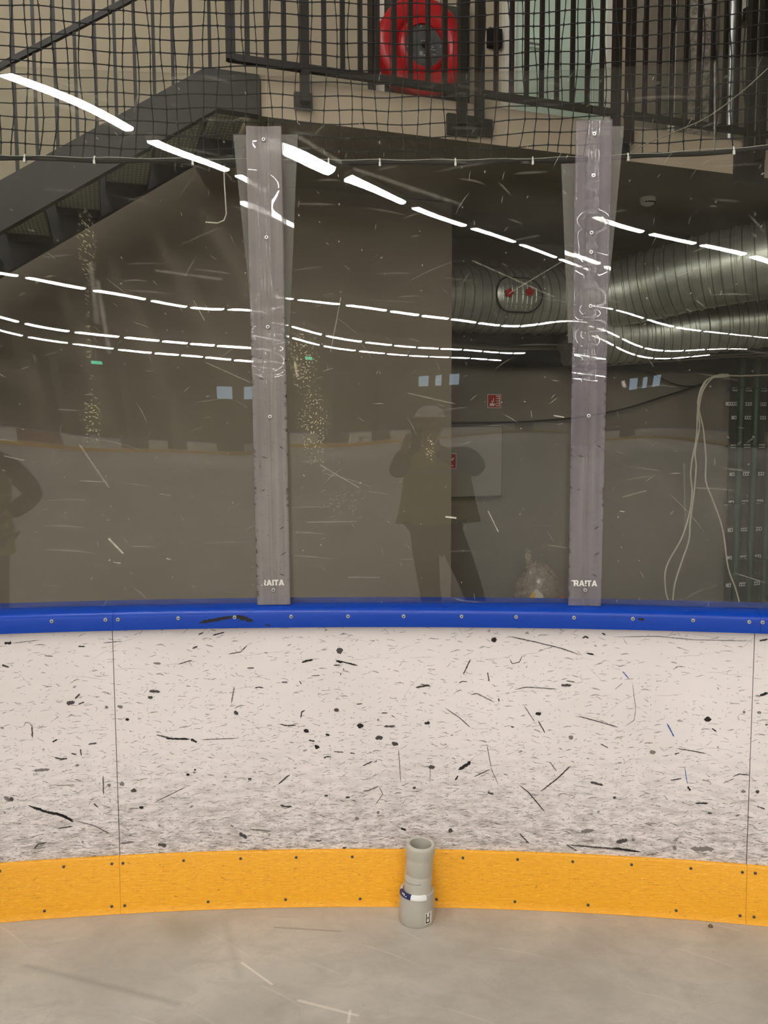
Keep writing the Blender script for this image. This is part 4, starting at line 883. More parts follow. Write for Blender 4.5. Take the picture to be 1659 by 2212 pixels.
# oval hatch on the left duct
hc_s, hc_z = on_w(1119, 637, 1.69)
def hfr(x, h, z):                                       # wrap onto the duct face
    r = .300 + h; th = math.asin(max(-.95, min(.95, (z) / .30))) + math.asin(max(-1, min(1, (hc_z - 2.965) / .30)))
    return bl(hc_s + x, 1.97 - r * math.cos(th), 2.965 + r * math.sin(th))
t = thing('duct_hatch', 'oval access hatch with two red knobs on the left duct', 'hatch', tuple(bl(hc_s, 1.67, hc_z)))
def stad(a, b, n=40):
    out = []
    for k in range(n):
        an = 2 * PI * k / n; cx = (a - b) * (1 if math.cos(an) >= 0 else -1); out.append((cx + b * math.cos(an), b * math.sin(an)))
    return out
mb = MB(); o1, o2 = stad(.222, .142), stad(.208, .129)
vs = [hfr(x, .014, z) for x, z in o1] + [hfr(x, .022, z) for x, z in o2] + [hfr(x * .1, .022, z * .1) for x, z in o2] + [hfr(x * .55, .022, z * .55) for x, z in o2]; n = 40
fs = [(i, (i + 1) % n, (i + 1) % n + n, i + n) for i in range(n)] + [(i + n, (i + 1) % n + n, (i + 1) % n + 3 * n, i + 3 * n) for i in range(n)] + [(i + 3 * n, (i + 1) % n + 3 * n, (i + 1) % n + 2 * n, i + 2 * n) for i in range(n)] + [tuple(range(2 * n, 3 * n))]
mb.add(vs, fs, None, 0, True); child(mb, 'cover', M_DUCT, t)
mb = MB(); mb.tube([hfr(x * 1.03, .012, z * 1.03) for x, z in o1], .007, 6, 0, False, True, True); child(mb, 'gasket', M_INS, t, 'black rubber gasket')
mb = MB()
for x in (-.165, -.12, -.075, -.03, .03, .075, .12, .165):
    hz = .12 if abs(x) < .13 else .06
    mb.tube([hfr(x, .024, -hz + 2 * hz * k / 8) for k in range(9)], .006, 6)
child(mb, 'stiffening_rib', M_DUCT, t)
for u, v in ((1096, 634), (1140, 632)):
    s_, z_ = on_w(u, v, 1.66); mb = MB(); pol = []
    for k in range(20):
        rr_ = .040 if (k % 4) in (0, 1) else .031; pol.append((s_ + rr_ * math.cos(2 * PI * k / 20), z_ + rr_ * math.sin(2 * PI * k / 20)))
    mb.prism(bl, pol, 1.615, 1.64); mb.tube([bl(s_, 1.605, z_), bl(s_, 1.67, z_)], .014, 10); child(mb, 'knob', M_RED, t, 'red star-shaped knob')

# black insulated pipe and cable runs across the recess
for z, w, r_, txt, m in ((2.46, 2.238, .085, 'thick black insulated pipe running across the recess wall', M_INS), (2.66, 2.26, .07, 'upper black insulated pipe behind the ducts', M_INS)):
    mb = MB(); mb.tube([bl(1.5 + .25 * k, w, z + .01 * math.sin(k)) for k in range(50)], r_, 14)
    tag(mb.build('insulated_pipe', m, None, bl(1.5, w, z)), txt, 'pipe')
mb = MB(); mb.tube([bl(s, 2.0, z) for s, z in [on_w(u, v, 2.0) for u, v in ((1235, 790), (1350, 778), (1450, 771), (1560, 767), (1700, 758))]], .012, 8)
tag(mb.build('conduit', M_HOUS, None, bl(4, 2, 2.5)), 'thin grey conduit running level below the lower duct at the right', 'conduit')
mb = MB(); mb.tube([bl(s, 2.02, z) for s, z in [on_w(u, v, 2.02) for u, v in ((1300, 790), (1420, 781), (1560, 772), (1700, 766))]], .009, 8)
tag(mb.build('conduit', M_HOUS, None, bl(4.1, 2.02, 2.5)), 'second thin conduit just under the level grey one', 'conduit')
mb = MB(); s_, z_ = on_w(1480, 725, 2.0); mb.tube([bl(s_, 2.0, 2.5), bl(s_, 2.0, 2.95)], .008, 6); tag(mb.build('hanger_rod', M_HOUS, None, bl(s_, 2, 2.5)), 'thin upright rod holding the grey conduit', 'rod')
for nm, lab, ptsl, r_, m in (('black_cable', 'black cable sagging from the white cords towards the dark recess', [(975, 914), (1110, 912), (1180, 908), (1245, 902), (1345, 884), (1430, 858), (1505, 834), (1530, 822)], .010, M_BCORD),
        ('black_cable', 'shorter black cable looping below the insulated pipe', [(1400, 800), (1430, 818), (1465, 832), (1510, 833), (1545, 815)], .008, M_BCORD)):
    mb = MB(); mb.tube(smooth_path([bl(s, 2.28, z) for s, z in [on_w(u, v, 2.28) for u, v in ptsl]], 6), r_, 8); tag(mb.build(nm, m, None, bl(3.5, 2.28, 1.9)), lab, 'cable')
ZC = lambda p: (1400 + p[0] * .2984, 660 + p[1] * .2984)
for lab, ptsl in (('white cord hanging down the wall, the leftmost strand at its foot', [(580, 498), (510, 503), (430, 540), (375, 640), (358, 760), (350, 950), (318, 1120), (308, 1230), (318, 1350), (300, 1500), (245, 1680), (150, 1850), (122, 1950), (130, 2080), (150, 2150), (160, 2260)]),
        ('white cord hanging down the wall, the middle strand at its foot', [(590, 506), (480, 518), (395, 620), (365, 780), (372, 880), (340, 1060), (348, 1170), (330, 1380), (305, 1560), (295, 1700), (245, 1850), (195, 2010), (178, 2150), (180, 2260)]),
        ('white cord hanging down the wall, the strand swinging right to the green pipes', [(585, 512), (445, 528), (388, 590), (360, 700), (375, 790), (400, 900), (418, 1100), (418, 1270), (460, 1390), (520, 1550), (550, 1680), (580, 1900), (630, 2040), (665, 2165), (690, 2260)])):
    mb = MB(); mb.tube(smooth_path([bl(s, 2.02, z) for s, z in [on_w(*ZC(p), 2.02) for p in ptsl]], 5), .0082, 8)
    tag(mb.build('white_cord', M_CORD, None, bl(5.0, 2.02, 1.2)), lab, 'cord', 'white cords against the recess wall')
mb = MB(); mb.tube([bl(s, 2.05, z) for s, z in [on_w(u, v, 2.05) for u, v in ((1545, 811), (1600, 812), (1720, 808))]], .008, 8); tag(mb.build('conduit', M_CORD, None, bl(5.3, 2.05, 2.3)), 'pale conduit the white cords are hung from', 'conduit')

# pipe rack
mb = MB(); mb.box(bl, 5.575, 8.2, 2.325, 2.348, -.24, 2.345); struct(mb.build('trim_2', M_DARK), 'dark backing panel behind the green pipes')
for k, z in enumerate([2.204, 2.047, 1.897, 1.584, 1.274, .962, .654, .339, .032]):
    s0 = 5.50 if k == 1 else 5.585
    mb = MB(); mb.box(bl, s0, 8.1, 2.295, 2.324, z - .019, z + .019, 0)
    q = s0 + .016
    while q < 8.05:
        mb.box(bl, q, q + .015, 2.2935, 2.296, z - .008, z + .009, 1); q += .031
    o = mb.build('slotted_rail', [pm('bright_rail', (250, 248, 240), .4), M_INK], None, bl(s0, 2.31, z))
    tag(o, 'white slotted rail behind the green pipes, %s from the top' % ['first', 'second and longest', 'third', 'fourth', 'fifth', 'sixth', 'seventh', 'eighth', 'ninth and lowest'][k], 'wall rail', 'slotted rails behind the green pipes')
for k, s in enumerate([5.51, 5.709, 5.905, 6.10, 6.30]):
    t = thing('green_pipe', 'dark green upright pipe, %s' % ['the leftmost of the row at the right edge', 'second from the left in the row', 'third from the left, cut by the right edge', 'fourth of the row, beyond the right edge', 'fifth of the row, beyond the right edge'][k], 'pipe', tuple(bl(s, 2.1, -.25)), 'green upright pipes')
    mb = MB(); mb.tube([bl(s, 2.1, -.25), bl(s, 2.1, 2.86), bl(s, 2.13, 2.93), bl(s, 2.34, 2.97)], .041, 18); child(mb, 'tube', M_GREEN, t)
    for z in (2.204, 1.584, .962, .339):
        mb = MB(); mb.tube([bl(s + .045 * math.cos(a), 2.1 + .045 * math.sin(a), z) for a in [k2 * PI / 8 for k2 in range(16)]], .005, 6, 0, False, True, True); mb.box(bl, s - .012, s + .012, 2.145, 2.295, z - .006, z + .006); child(mb, 'clamp', M_GREEN, t)

# cabinet, signs and litter
t = thing('wall_cabinet', 'flat pale grey wall cabinet low in the recess', 'cabinet', tuple(bl(2.45, 2.3, 1.1)))
mb = MB(); mb.box(bl, 1.98, 2.757, 2.25, 2.349, 1.106, 1.80); child(mb, 'body', M_DARK, t)
mb = MB(); mb.box(bl, 2.0, 2.745, 2.238, 2.2495, 1.118, 1.79); child(mb, 'door', pm('cabinet_paint', (146, 137, 126), .6, 0, .04, 3), t)
def sign(s0, s1, z0, z1, w, label, kind):
    t = thing('wall_sign', label, 'sign', tuple(bl((s0 + s1) / 2, w, z0)), 'red fire signs')
    mb = MB(); mb.box(bl, s0, s1, w - .004, w, z0, z1); child(mb, 'border', M_WHITE, t)
    b = .006; mb = MB(); mb.box(bl, s0 + b, s1 - b, w - .0065, w - .004, z0 + b, z1 - b); child(mb, 'red_field', M_REDS, t)
    mb = MB(); W_, H_ = s1 - s0, z1 - z0; fr = lambda x, y, z: bl(s0 + x * W_, w - .0085 + y, z0 + z * H_)
    R_ = lambda a, b2, c, d: mb.prism(fr, [(a, c), (b2, c), (b2, d), (a, d)], 0, .002)
    if kind == 1:
        for z in (.15, .32, .49, .66, .83): R_(.62, .84, z, z + .05)
        R_(.84, .89, .12, .90); R_(.30, .36, .30, .55); R_(.42, .46, .42, .72)
        mb.prism(fr, [(.15, .15), (.5, .15), (.42, .35), (.3, .28), (.2, .38)], 0, .002)
    else:
        mb.prism(fr, [(.5, .62), (.75, .52), (.88, .70), (.80, .72), (.72, .62), (.55, .70)], 0, .002); mb.prism(fr, [(.45, .25), (.58, .5), (.66, .48), (.55, .2)], 0, .002); R_(.62, .82, .18, .24); R_(.15, .35, .4, .6)
    child(mb, 'pictogram', M_WHITE, t)
sign(2.634, 2.783, 1.978, 2.114, 2.345, 'red square fire sign with white ladder marks on the recess wall', 1)
sign(2.07, 2.255, 1.387, 1.537, 2.236, 'red fire sign on the pale wall cabinet, half hidden by the wall corner', 2)

def crumple(mb, c, rx, ry, rz, seed, amp, n=22, m=16):
    rnd = random.Random(seed); ph = [(rnd.uniform(1, 5), rnd.uniform(0, 6), rnd.uniform(1, 5), rnd.uniform(0, 6), rnd.uniform(.4, 1)) for _ in range(9)]
    vs = []
    for j in range(m + 1):
        v = PI * j / m
        for i in range(n):
            u = 2 * PI * i / n; k = 1 + amp * sum(w * math.sin(round(a) * u + b) * math.sin(cc * v + d) for a, b, cc, d, w in ph) / 3
            z = -math.cos(v) * rz * k
            vs.append(bl(c[0] + rx * k * math.sin(v) * math.cos(u), c[1] + ry * k * math.sin(v) * math.sin(u), max(c[2] - rz, c[2] + z)))
    fs = [(j * n + i, j * n + (i + 1) % n, (j + 1) * n + (i + 1) % n, (j + 1) * n + i) for j in range(m) for i in range(n)]
    mb.add(vs, fs, None, 0, False)
t = thing('rubbish_bag', 'crumpled see-through plastic rubbish bag by the recess wall', 'bag', tuple(bl(3.03, 2.02, -.25)))
mb = MB(); crumple(mb, (3.03, 2.02, .10), .22, .20, .352, 3, .16, 40, 28); child(mb, 'film', M_BAG, t)
mb = MB(); crumple(mb, (2.93, 2.02, .50), .035, .04, .09, 5, .35); child(mb, 'tied_neck', M_BAG, t)
mb = MB(); crumple(mb, (3.0, 2.05, .02), .15, .13, .25, 9, .2); child(mb, 'contents', pm('mixed_rubbish', (128, 100, 82), .8, 0, .5, 14), t, 'brownish rubbish seen through the film')
t = thing('carton', 'folded carton, half yellow and half white, in front of the rubbish bag', 'carton', tuple(bl(2.9, 1.78, -.25)))
def quad(px, w, th, m, nm):
    P = [on_w(u, v, w) for u, v in px]; mb = MB(); mb.prism(bl, P, w, w + th); child(mb, nm, m, t)
quad([(1160, 1273), (1174, 1286), (1168, 1330), (1150, 1330), (1154, 1283)], 1.76, .03, M_CARD, 'white_flap'); quad([(1152, 1279), (1157, 1284), (1152, 1330), (1128, 1330), (1143, 1295)], 1.755, .012, M_YEL, 'yellow_flap')
(sa, za), (sb, zb_) = on_w(1196, 1294, 1.9), on_w(1222, 1294, 1.9)
t = thing('round_tub', 'orange red round tub whose rim shows over the blue cap beside the right strip', 'tub', tuple(bl((sa + sb) / 2, 1.9, -.25)))
rt = (sb - sa) / 2; fr = lambda x, y, h: bl((sa + sb) / 2 + x, 1.9 + rt + y, h)
mb = MB(); mb.lathe(fr, [(0, -.249), (rt * .8, -.249), (rt * .97, za - .02), (rt * .9, za - .02), (rt * .75, -.23)], 28); child(mb, 'body', M_ORG, t)
mb = MB(); mb.tube([fr(rt * math.cos(a), rt * math.sin(a), za - .005) for a in [k * PI / 14 for k in range(28)]], .010, 8, 0, False, True, True); child(mb, 'rim', M_ORG, t)

# ------------------------------------------------------------------ grey pipe on the rink floor, and a bolt
bx, by = .108, 2.735
t = thing('pipe_fitting', 'grey plastic pipe fitting standing on the floor against the yellow kick plate', 'pipe', (bx, by, 0))
def tilt(deg, z0):
    a = math.radians(deg)
    return lambda x, y, h: Vector((bx + x * math.cos(a) + (h - z0) * math.sin(a), by + y, z0 + (h - z0) * math.cos(a) - x * math.sin(a)))
f0 = tilt(1.2, 0); mb = MB()
mb.lathe(f0, [(.050, .001), (.0605, .001), (.0615, .006), (.0615, .060), (.0605, .064), (.0605, .104), (.0585, .110), (.049, .112), (.049, .06), (.047, .001)], 48); child(mb, 'socket', M_PVC2, t)
f1 = lambda x, y, h: tilt(3.6, .105)(x + .004, y - .001, h); mb = MB()
mb.lathe(f1, [(.040, .10), (.0485, .10), (.0480, .168), (.0472, .170), (.0480, .172), (.0480, .225), (.0475, .227), (.0500, .236), (.0508, .262), (.0500, .272), (.0465, .276), (.0385, .274), (.0375, .25), (.0375, .1)], 48); child(mb, 'pipe_body', M_PVC, t)
def wrap(fr, r, a0, a1, z0, z1, m, nm, lab=None, slope=0.):
    mb = MB(); n = 14; vs = []
    for k in range(n + 1):
        a = math.radians(a0 + (a1 - a0) * k / n)
        for rr_ in (r, r + .0007):
            for z in (z0, z1): vs.append(fr(rr_ * math.cos(a), rr_ * math.sin(a), z))
    fs = []
    for k in range(n):
        o, p = 4 * k, 4 * k + 4
        fs += [(o + 2, p + 2, p + 3, o + 3), (o, o + 1, p + 1, p), (o + 1, o + 3, p + 3, p + 1), (o, p, p + 2, o + 2)]
    fs += [(0, 2, 3, 1), (4 * n, 4 * n + 1, 4 * n + 3, 4 * n + 2)]
    mb.add(vs, fs, None, 0, True); return child(mb, nm, m, t, lab)
# sticker running over the shoulder of the socket
def shoulder(a0, a1, m, nm, lab):
    mb = MB(); n = 14; vs = []
    for k in range(n + 1):
        a = math.radians(a0 + (a1 - a0) * k / n)
        for (r_, z_) in ((.0500, .1130), (.0590, .1112), (.0620, .1040), (.0620, .0985)): vs.append(f0(r_ * math.cos(a), r_ * math.sin(a), z_))
    mb.add(vs, [(4 * k + i, 4 * k + 4 + i, 4 * k + 5 + i, 4 * k + 1 + i) for k in range(n) for i in range(3)], None, 0, True); return child(mb, nm, m, t, lab)
st = shoulder(186, 246, M_BLUEST, 'sticker', 'navy blue sticker with a white squiggle')
mb = MB()
mb.tube([f0(.0605 * math.cos(math.radians(a)), .0605 * math.sin(math.radians(a)), z) for a, z in ((210, .1115), (214, .108), (219, .112), (222, .107), (218, .105))], .0016, 6)
mb.tube([f0(.0612 * math.cos(math.radians(a)), .0612 * math.sin(math.radians(a)), z) for a, z in ((226, .105), (231, .106))], .0015, 6)
child(mb, 'sticker_print', M_WHITE, t)
shoulder(246, 300, pm('silver_label', (236, 234, 230), .2, 0, .03, 30), 'white_label', 'shiny white label')
wrap(f0, .0616, 296, 322, .012, .052, M_WHITE, 'tag', 'small white tag with a black frame')
for a0, a1, z0, z1 in ((298, 301, .015, .05), (311, 314, .015, .05), (298, 314, .015, .019), (304, 308, .029, .037)): wrap(f0, .0622, a0, a1, z0, z1, M_INK, 'tag_frame')
mb = MB(); mb.tube([f1(.0483 * math.cos(math.radians(a)), .0483 * math.sin(math.radians(a)), .150 + .006 * math.cos(math.radians(a))) for a in range(180, 285, 7)], .0007, 5); child(mb, 'pen_line', M_GREYHUB, t)
t = thing('loose_bolt', 'small rusty bolt head lying on the floor near the right joint', 'bolt', (1.115, 2.68, 0))
mb = MB(); fr = lambda x, y, h: Vector((1.115 + x, 2.68 + y, h)); mb.lathe(fr, [(0, .008), (.004, .0075), (.006, .005), (.0062, .0015), (.0085, .001), (.0085, .0004)], 16); child(mb, 'head', M_SCREWD, t)

# ------------------------------------------------------------------ people (seen only as reflections in the panes)
def skin(name, joints, edges, root, mat, sub=2):
    me = bpy.data.meshes.new(name); keys = list(joints); me.from_pydata([joints[k][0] for k in keys], [(keys.index(a), keys.index(b)) for a, b in edges], [])
    o = bpy.data.objects.new(name, me); COL.objects.link(o)
    o.modifiers.new('s', 'SKIN'); m2 = o.modifiers.new('d', 'SUBSURF'); m2.levels = sub; m2.render_levels = sub
    for i, k in enumerate(keys):
        r = joints[k][1]; d = me.skin_vertices[0].data[i]; d.radius = (r, r) if not isinstance(r, tuple) else r; d.use_root = (k == root)
    dg = bpy.context.evaluated_depsgraph_get(); nm = bpy.data.meshes.new_from_object(o.evaluated_get(dg)); bpy.data.objects.remove(o)
    for p in nm.polygons: p.use_smooth = True
    nm.materials.clear(); nm.materials.append(mat)
    r = bpy.data.objects.new(name, nm); COL.objects.link(r); return r
M_SKIN = pm('skin', (196, 150, 124), .55, 0, .06, 12); M_JACK = pm('dark_jacket', (40, 38, 38), .85); M_TROU = pm('dark_trousers', (46, 44, 44), .85, 0, .15, 6); M_VEST = pm('yellow_vest', (190, 190, 60), .7, 0, .06, 8); M_BAND = pm('grey_reflective_band', (168, 168, 160), .4); M_HAT = pm('pale_helmet', (206, 202, 192), .4); M_HAIR = pm('dark_hair', (50, 38, 30), .7); M_SHOE = pm('dark_shoe', (30, 28, 28), .6); M_EYE = pm('eye_white', (220, 216, 208), .3); M_PHONE = pm('phone_black', (20, 20, 22), .25)
def person(label, J, hands, vest, base, helmet=True):
    t = thing('person', label, 'person', base)
    def add(o, lab=None):
        o.parent = t; o.matrix_parent_inverse = Matrix.Translation(Vector(base)).inverted()
        if lab: o['label'] = lab
        return o
    V = Vector
    head = V(J['head']); 
    body = {'pel': (J['pel'], .13), 'wai': (J['wai'], .115), 'che': (J['che'], .135), 'nk0': (J['neck'], .062), 'nk1': (tuple(V(J['neck']) + (head - V(J['neck'])) * .5), .055), 'jaw': (tuple(head + V((0, .012, -.055))), (.066, .078)), 'mid': (tuple(head + V((0, 0, .01))), (.076, .092)), 'crn': (tuple(head + V((0, -.008, .075))), (.066, .080)), 'top': (tuple(head + V((0, -.008, .108))), .03),
            'nose': (tuple(head + V((0, .10, -.012))), .012), 'eaL': (tuple(head + V((-.084, 0, -.008))), (.012, .02)), 'eaR': (tuple(head + V((.084, 0, -.008))), (.012, .02))}
    ed = [('pel', 'wai'), ('wai', 'che'), ('che', 'nk0'), ('nk0', 'nk1'), ('nk1', 'jaw'), ('jaw', 'mid'), ('mid', 'crn'), ('crn', 'top'), ('mid', 'nose'), ('mid', 'eaL'), ('mid', 'eaR')]
    for s in 'LR':
        body['sh' + s] = (J['sh' + s], .056); body['el' + s] = (J['el' + s], .042); body['wr' + s] = (J['wr' + s], .028); body['pa' + s] = (J['pa' + s], (.036, .018))
        ed += [('che', 'sh' + s), ('sh' + s, 'el' + s), ('el' + s, 'wr' + s), ('wr' + s, 'pa' + s)]
        for i, f in enumerate(hands[s]):
            pk = 'pa' + s
            for j, p in enumerate(f): body['f%s%d%d' % (s, i, j)] = (p, .0095 - .0012 * j); ed.append((pk, 'f%s%d%d' % (s, i, j))); pk = 'f%s%d%d' % (s, i, j)
        body['hp' + s] = (J['hp' + s], .085); body['kn' + s] = (J['kn' + s], .056); body['an' + s] = (J['an' + s], .038); body['to' + s] = (J['to' + s], .034)
        ed += [('pel', 'hp' + s), ('hp' + s, 'kn' + s), ('kn' + s, 'an' + s), ('an' + s, 'to' + s)]
    add(skin('body', body, ed, 'pel', M_SKIN))
    tr = {'pel': (J['pel'], .165)}; te = []
    for s in 'LR':
        k = V(J['kn' + s]); a = V(J['an' + s]); h = V(J['hp' + s])
        tr['hp' + s] = (J['hp' + s], .112); tr['th' + s] = (tuple((h + k) / 2), .098); tr['kn' + s] = (J['kn' + s], .082); tr['an' + s] = (tuple(a + V((0, 0, .02))), .070)
        te += [('pel', 'hp' + s), ('hp' + s, 'th' + s), ('th' + s, 'kn' + s), ('kn' + s, 'an' + s)]
        mb = MB(); tt = V(J['to' + s]); d = (V((tt.x, tt.y, 0)) - V((a.x, a.y, 0))).normalized(); sd = V((d.y, -d.x, 0)); vs = []; n = 16
        for z, k2 in ((.004, 1.), (.03, 1.02), (.065, .85), (.10, .45)):
            for i in range(n):
                an = 2 * PI * i / n; vs.append(V((a.x, a.y, z)) + d * (.07 * (1 if z < .06 else .4) + .145 * k2 * math.cos(an)) + sd * .052 * k2 * math.sin(an))
        mb.add(vs, [(j * n + i, j * n + (i + 1) % n, (j + 1) * n + (i + 1) % n, (j + 1) * n + i) for j in range(3) for i in range(n)] + [tuple(range(n - 1, -1, -1)), tuple(range(3 * n, 4 * n))], None, 0, True)
        add(mb.build('shoe', M_SHOE))
    add(skin('trousers', tr, te, 'pel', M_TROU), 'dark trousers')
    jk = {'che': (J['che'], .155), 'nk0': (tuple(V(J['neck']) + V((0, 0, -.02))), .075)}; je = [('che', 'nk0')]
    for s in 'LR':
        e, w = V(J['el' + s]), V(J['wr' + s])
        jk['sh' + s] = (J['sh' + s], .085); jk['el' + s] = (J['el' + s], .072); jk['fo' + s] = (tuple((e + w) / 2), .060); jk['cu' + s] = (tuple(w + (e - w) * .12), .045); je += [('che', 'sh' + s), ('sh' + s, 'el' + s), ('el' + s, 'fo' + s), ('fo' + s, 'cu' + s)]
    add(skin('jacket', jk, je, 'che', M_JACK), 'dark jacket')
    def loft(rings, mat, nm, lab=None):
        mb = MB(); n = 28; vs = []
        for (x, y, z, rx, ry) in rings:
            for i in range(n): vs.append((x + rx * math.cos(2 * PI * i / n), y + ry * math.sin(2 * PI * i / n), z))
        m = len(rings); mb.add(vs, [(j * n + i, j * n + (i + 1) % n, (j + 1) * n + (i + 1) % n, (j + 1) * n + i) for j in range(m - 1) for i in range(n)], None, 0, True)
        o = add(mb.build(nm, mat)); md = o.modifiers.new('t', 'SOLIDIFY'); md.thickness = .006
        if lab: o['label'] = lab
    loft(vest, M_VEST, 'vest', 'yellow high-visibility vest')
    for f in (.18, .55):
        i = f * (len(vest) - 1); a, b = vest[int(i)], vest[int(i) + 1]; q = i - int(i); g = lambda q: tuple(a[k] + (b[k] - a[k]) * q for k in range(5)); r0, r1 = g(q), g(min(1, q + .22))
        loft([(r0[0], r0[1], r0[2], r0[3] + .006, r0[4] + .006), (r1[0], r1[1], r1[2], r1[3] + .006, r1[4] + .006)], M_BAND, 'reflective_band')
    mb = MB(); fr = lambda x, y, h: head + V((x * .98, y * 1.16 - .012, h))
    mb.lathe(fr, [(.0, .128), (.04, .122), (.072, .095), (.086, .05), (.086, .0), (.080, -.05)], 24, 0, True, PI * .95, PI * 2.05); add(mb.build('hair', M_HAIR))
    if helmet:
        fr = lambda x, y, h: head + V((x, y * 1.14 + (.03 if h < .07 and y > 0 else 0), h + .012))
        mb = MB(); mb.lathe(fr, [(0, .150), (.05, .142), (.088, .108), (.104, .065), (.118, .058), (.118, .054), (.098, .055), (.08, .10), (0, .138)], 32); add(mb.build('helmet', M_HAT), 'pale hard hat')
    for sx in (-.032, .032):
        mb = MB(); fr = lambda x, y, h: head + V((sx + x, .080 + y, .018 + h)); mb.lathe(fr, [(0, -.012), (.009, -.008), (.012, 0), (.009, .008), (0, .012)], 12); add(mb.build('eye', M_EYE))
    mb = MB(); mb.tube([tuple(head + V((-.024 + .008 * k, .094 - .0012 * (k - 3) ** 2, -.062))) for k in range(7)], .005, 6); add(mb.build('mouth', pm('lips', (160, 96, 84), .5)))
    return t
y0 = -.36
ph_x, ph_z = .018, 1.612
def gripL(xs):                                       # four fingers round the phone edge, thumb in front of it
    sg = -1 if xs < 0 else 1; e = ph_x + sg * .040; out = []
    for i in range(4):
        z = ph_z + .030 - .022 * i; ln = (.92, 1., .96, .8)[i]
        out.append([(e + sg * .022, -.052, z), (e + sg * .014 * ln, -.022, z - .002), (e - sg * .010, -.018 - .004, z - .004)])
    out.append([(e + sg * .020, -.075, ph_z + .015), (e + sg * .004, -.066, ph_z + .030), (e - sg * .012, -.052, ph_z + .036)])
    return out
person('person in yellow vest and pale helmet holding up a phone, mirrored in the middle pane', dict(
    pel=(.170, y0, .96), wai=(.165, y0, 1.12), che=(.150, y0 + .005, 1.36), neck=(.125, y0 + .02, 1.53), head=(.100, y0 + .06, 1.695),
    shL=(-.045, y0, 1.47), shR=(.365, y0, 1.47), elL=(-.125, y0 + .10, 1.36), elR=(.455, y0 + .10, 1.35), wrL=(-.060, -.105, 1.555), wrR=(.100, -.105, 1.555), paL=(-.044, -.075, 1.60), paR=(.080, -.075, 1.60),
    hpL=(.085, y0, .90), hpR=(.265, y0, .90), knL=(.140, y0 + .02, .48), knR=(.440, y0 + .03, .49), anL=(.190, y0 - .02, .085), anR=(.545, y0 - .02, .085), toL=(.185, y0 + .13, .045), toR=(.575, y0 + .12, .045)),
    {'L': gripL(-1), 'R': gripL(1)}, [(.185, y0, .975, .305, .165), (.180, y0, 1.10, .275, .160), (.170, y0, 1.25, .248, .165), (.160, y0, 1.38, .232, .168), (.142, y0, 1.48, .190, .150), (.13, y0 + .01, 1.545, .10, .10)], (.2, y0, 0))
t = thing('phone', 'black phone held up by the person mirrored in the middle pane', 'phone', (ph_x, -.03, ph_z))
mb = MB(); mb.box(wfr, ph_x - .037, ph_x + .037, -.044, -.036, ph_z - .075, ph_z + .075); child(mb, 'case', M_PHONE, t)
mb = MB(); mb.box(wfr, ph_x - .034, ph_x + .034, -.0455, -.044, ph_z - .07, ph_z + .07); child(mb, 'screen', pm('phone_glass', (12, 12, 14), .1), t)
mb = MB(); mb.lathe(lambda x, y, h: Vector((0 + x, -.036 + h, CH + y)), [(0, .0015), (.006, .0015), (.007, 0)], 14); child(mb, 'lens', M_INK, t)
px = -2.17
def relaxed(x, y, z, sg): return [[(x + sg * .01, y + .03 - .02 * i, z - .05), (x, y + .03 - .02 * i, z - .085 + .006 * abs(i - 1)), (x - sg * .008, y + .03 - .02 * i, z - .11 + .008 * abs(i - 1))] for i in range(4)] + [[(x - sg * .02, y + .04, z - .01), (x - sg * .025, y + .055, z - .04), (x - sg * .022, y + .06, z - .065)]]
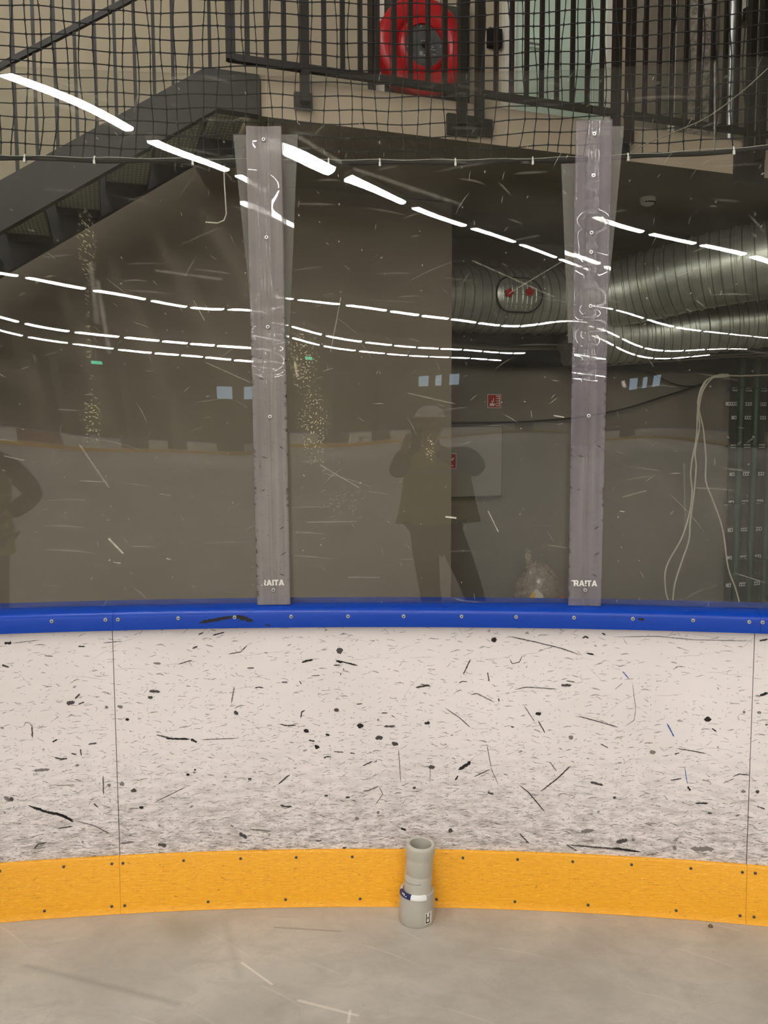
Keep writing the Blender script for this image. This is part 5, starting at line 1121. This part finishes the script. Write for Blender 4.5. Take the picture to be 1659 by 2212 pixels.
person('person in yellow vest, one dark elbow out, mirrored at the left edge', dict(
    pel=(px, y0, .96), wai=(px, y0, 1.12), che=(px + .01, y0, 1.36), neck=(px + .01, y0 + .02, 1.53), head=(px + .01, y0 + .05, 1.69),
    shL=(px - .19, y0, 1.46), shR=(px + .21, y0, 1.44), elL=(px - .27, y0 - .02, 1.18), elR=(px + .37, y0 + .02, 1.25), wrL=(px - .25, y0 + .06, .94), wrR=(px + .19, y0 + .14, 1.12), paL=(px - .25, y0 + .08, .88), paR=(px + .14, y0 + .17, 1.11),
    hpL=(px - .09, y0, .90), hpR=(px + .09, y0, .90), knL=(px - .10, y0 + .02, .49), knR=(px + .10, y0 + .02, .49), anL=(px - .11, y0 - .02, .085), anR=(px + .12, y0 - .02, .085), toL=(px - .12, y0 + .13, .045), toR=(px + .14, y0 + .13, .045)),
    {'L': relaxed(px - .25, y0 + .08, .88, -1), 'R': [[(px + .10, y0 + .19, 1.13 - .02 * i), (px + .07, y0 + .195, 1.13 - .02 * i), (px + .045, y0 + .19, 1.125 - .02 * i)] for i in range(4)] + [[(px + .12, y0 + .19, 1.145), (px + .10, y0 + .20, 1.165), (px + .08, y0 + .20, 1.175)]]},
    [(px, y0, .88, .225, .165), (px, y0, 1.05, .215, .160), (px + .005, y0, 1.22, .210, .162), (px + .01, y0, 1.37, .215, .165), (px + .01, y0, 1.47, .19, .15), (px + .01, y0 + .01, 1.545, .10, .10)], (px, y0, 0))

# ------------------------------------------------------------------ camera, world, view
cam = bpy.data.cameras.new('camera'); co = bpy.data.objects.new('camera', cam); COL.objects.link(co)
cam.sensor_fit = 'HORIZONTAL'; cam.sensor_width = 36; cam.lens = 36 * F / W; cam.clip_start = .03; cam.clip_end = 300
fwd = Vector((0, math.cos(PITCH), -math.sin(PITCH))); up0 = Vector((0, math.sin(PITCH), math.cos(PITCH))); rt0 = Vector((1, 0, 0))
c_, s_ = math.cos(ROLL), math.sin(ROLL); rt_ = rt0 * c_ + up0 * s_; up_ = up0 * c_ - rt0 * s_
mw = Matrix.Identity(4)
for i in range(3): mw[i][0], mw[i][1], mw[i][2], mw[i][3] = rt_[i], up_[i], -fwd[i], CAM[i]
co.matrix_world = mw; SC.camera = co
w = bpy.data.worlds.new('world'); SC.world = w; w.use_nodes = True
w.node_tree.nodes['Background'].inputs[0].default_value = (.02, .019, .017, 1)
for o in bpy.data.objects:
    if 'wl' in o.keys(): del o['wl']
SC.view_settings.view_transform = 'Standard'; SC.view_settings.look = 'None'; SC.view_settings.exposure = .3; SC.view_settings.gamma = 1; SC.view_settings.use_curve_mapping = False
cy = SC.cycles
cy.max_bounces = 10; cy.diffuse_bounces = 4; cy.glossy_bounces = 4; cy.transmission_bounces = 4; cy.transparent_max_bounces = 32
cy.caustics_reflective = False; cy.caustics_refractive = False; cy.sample_clamp_indirect = 6.
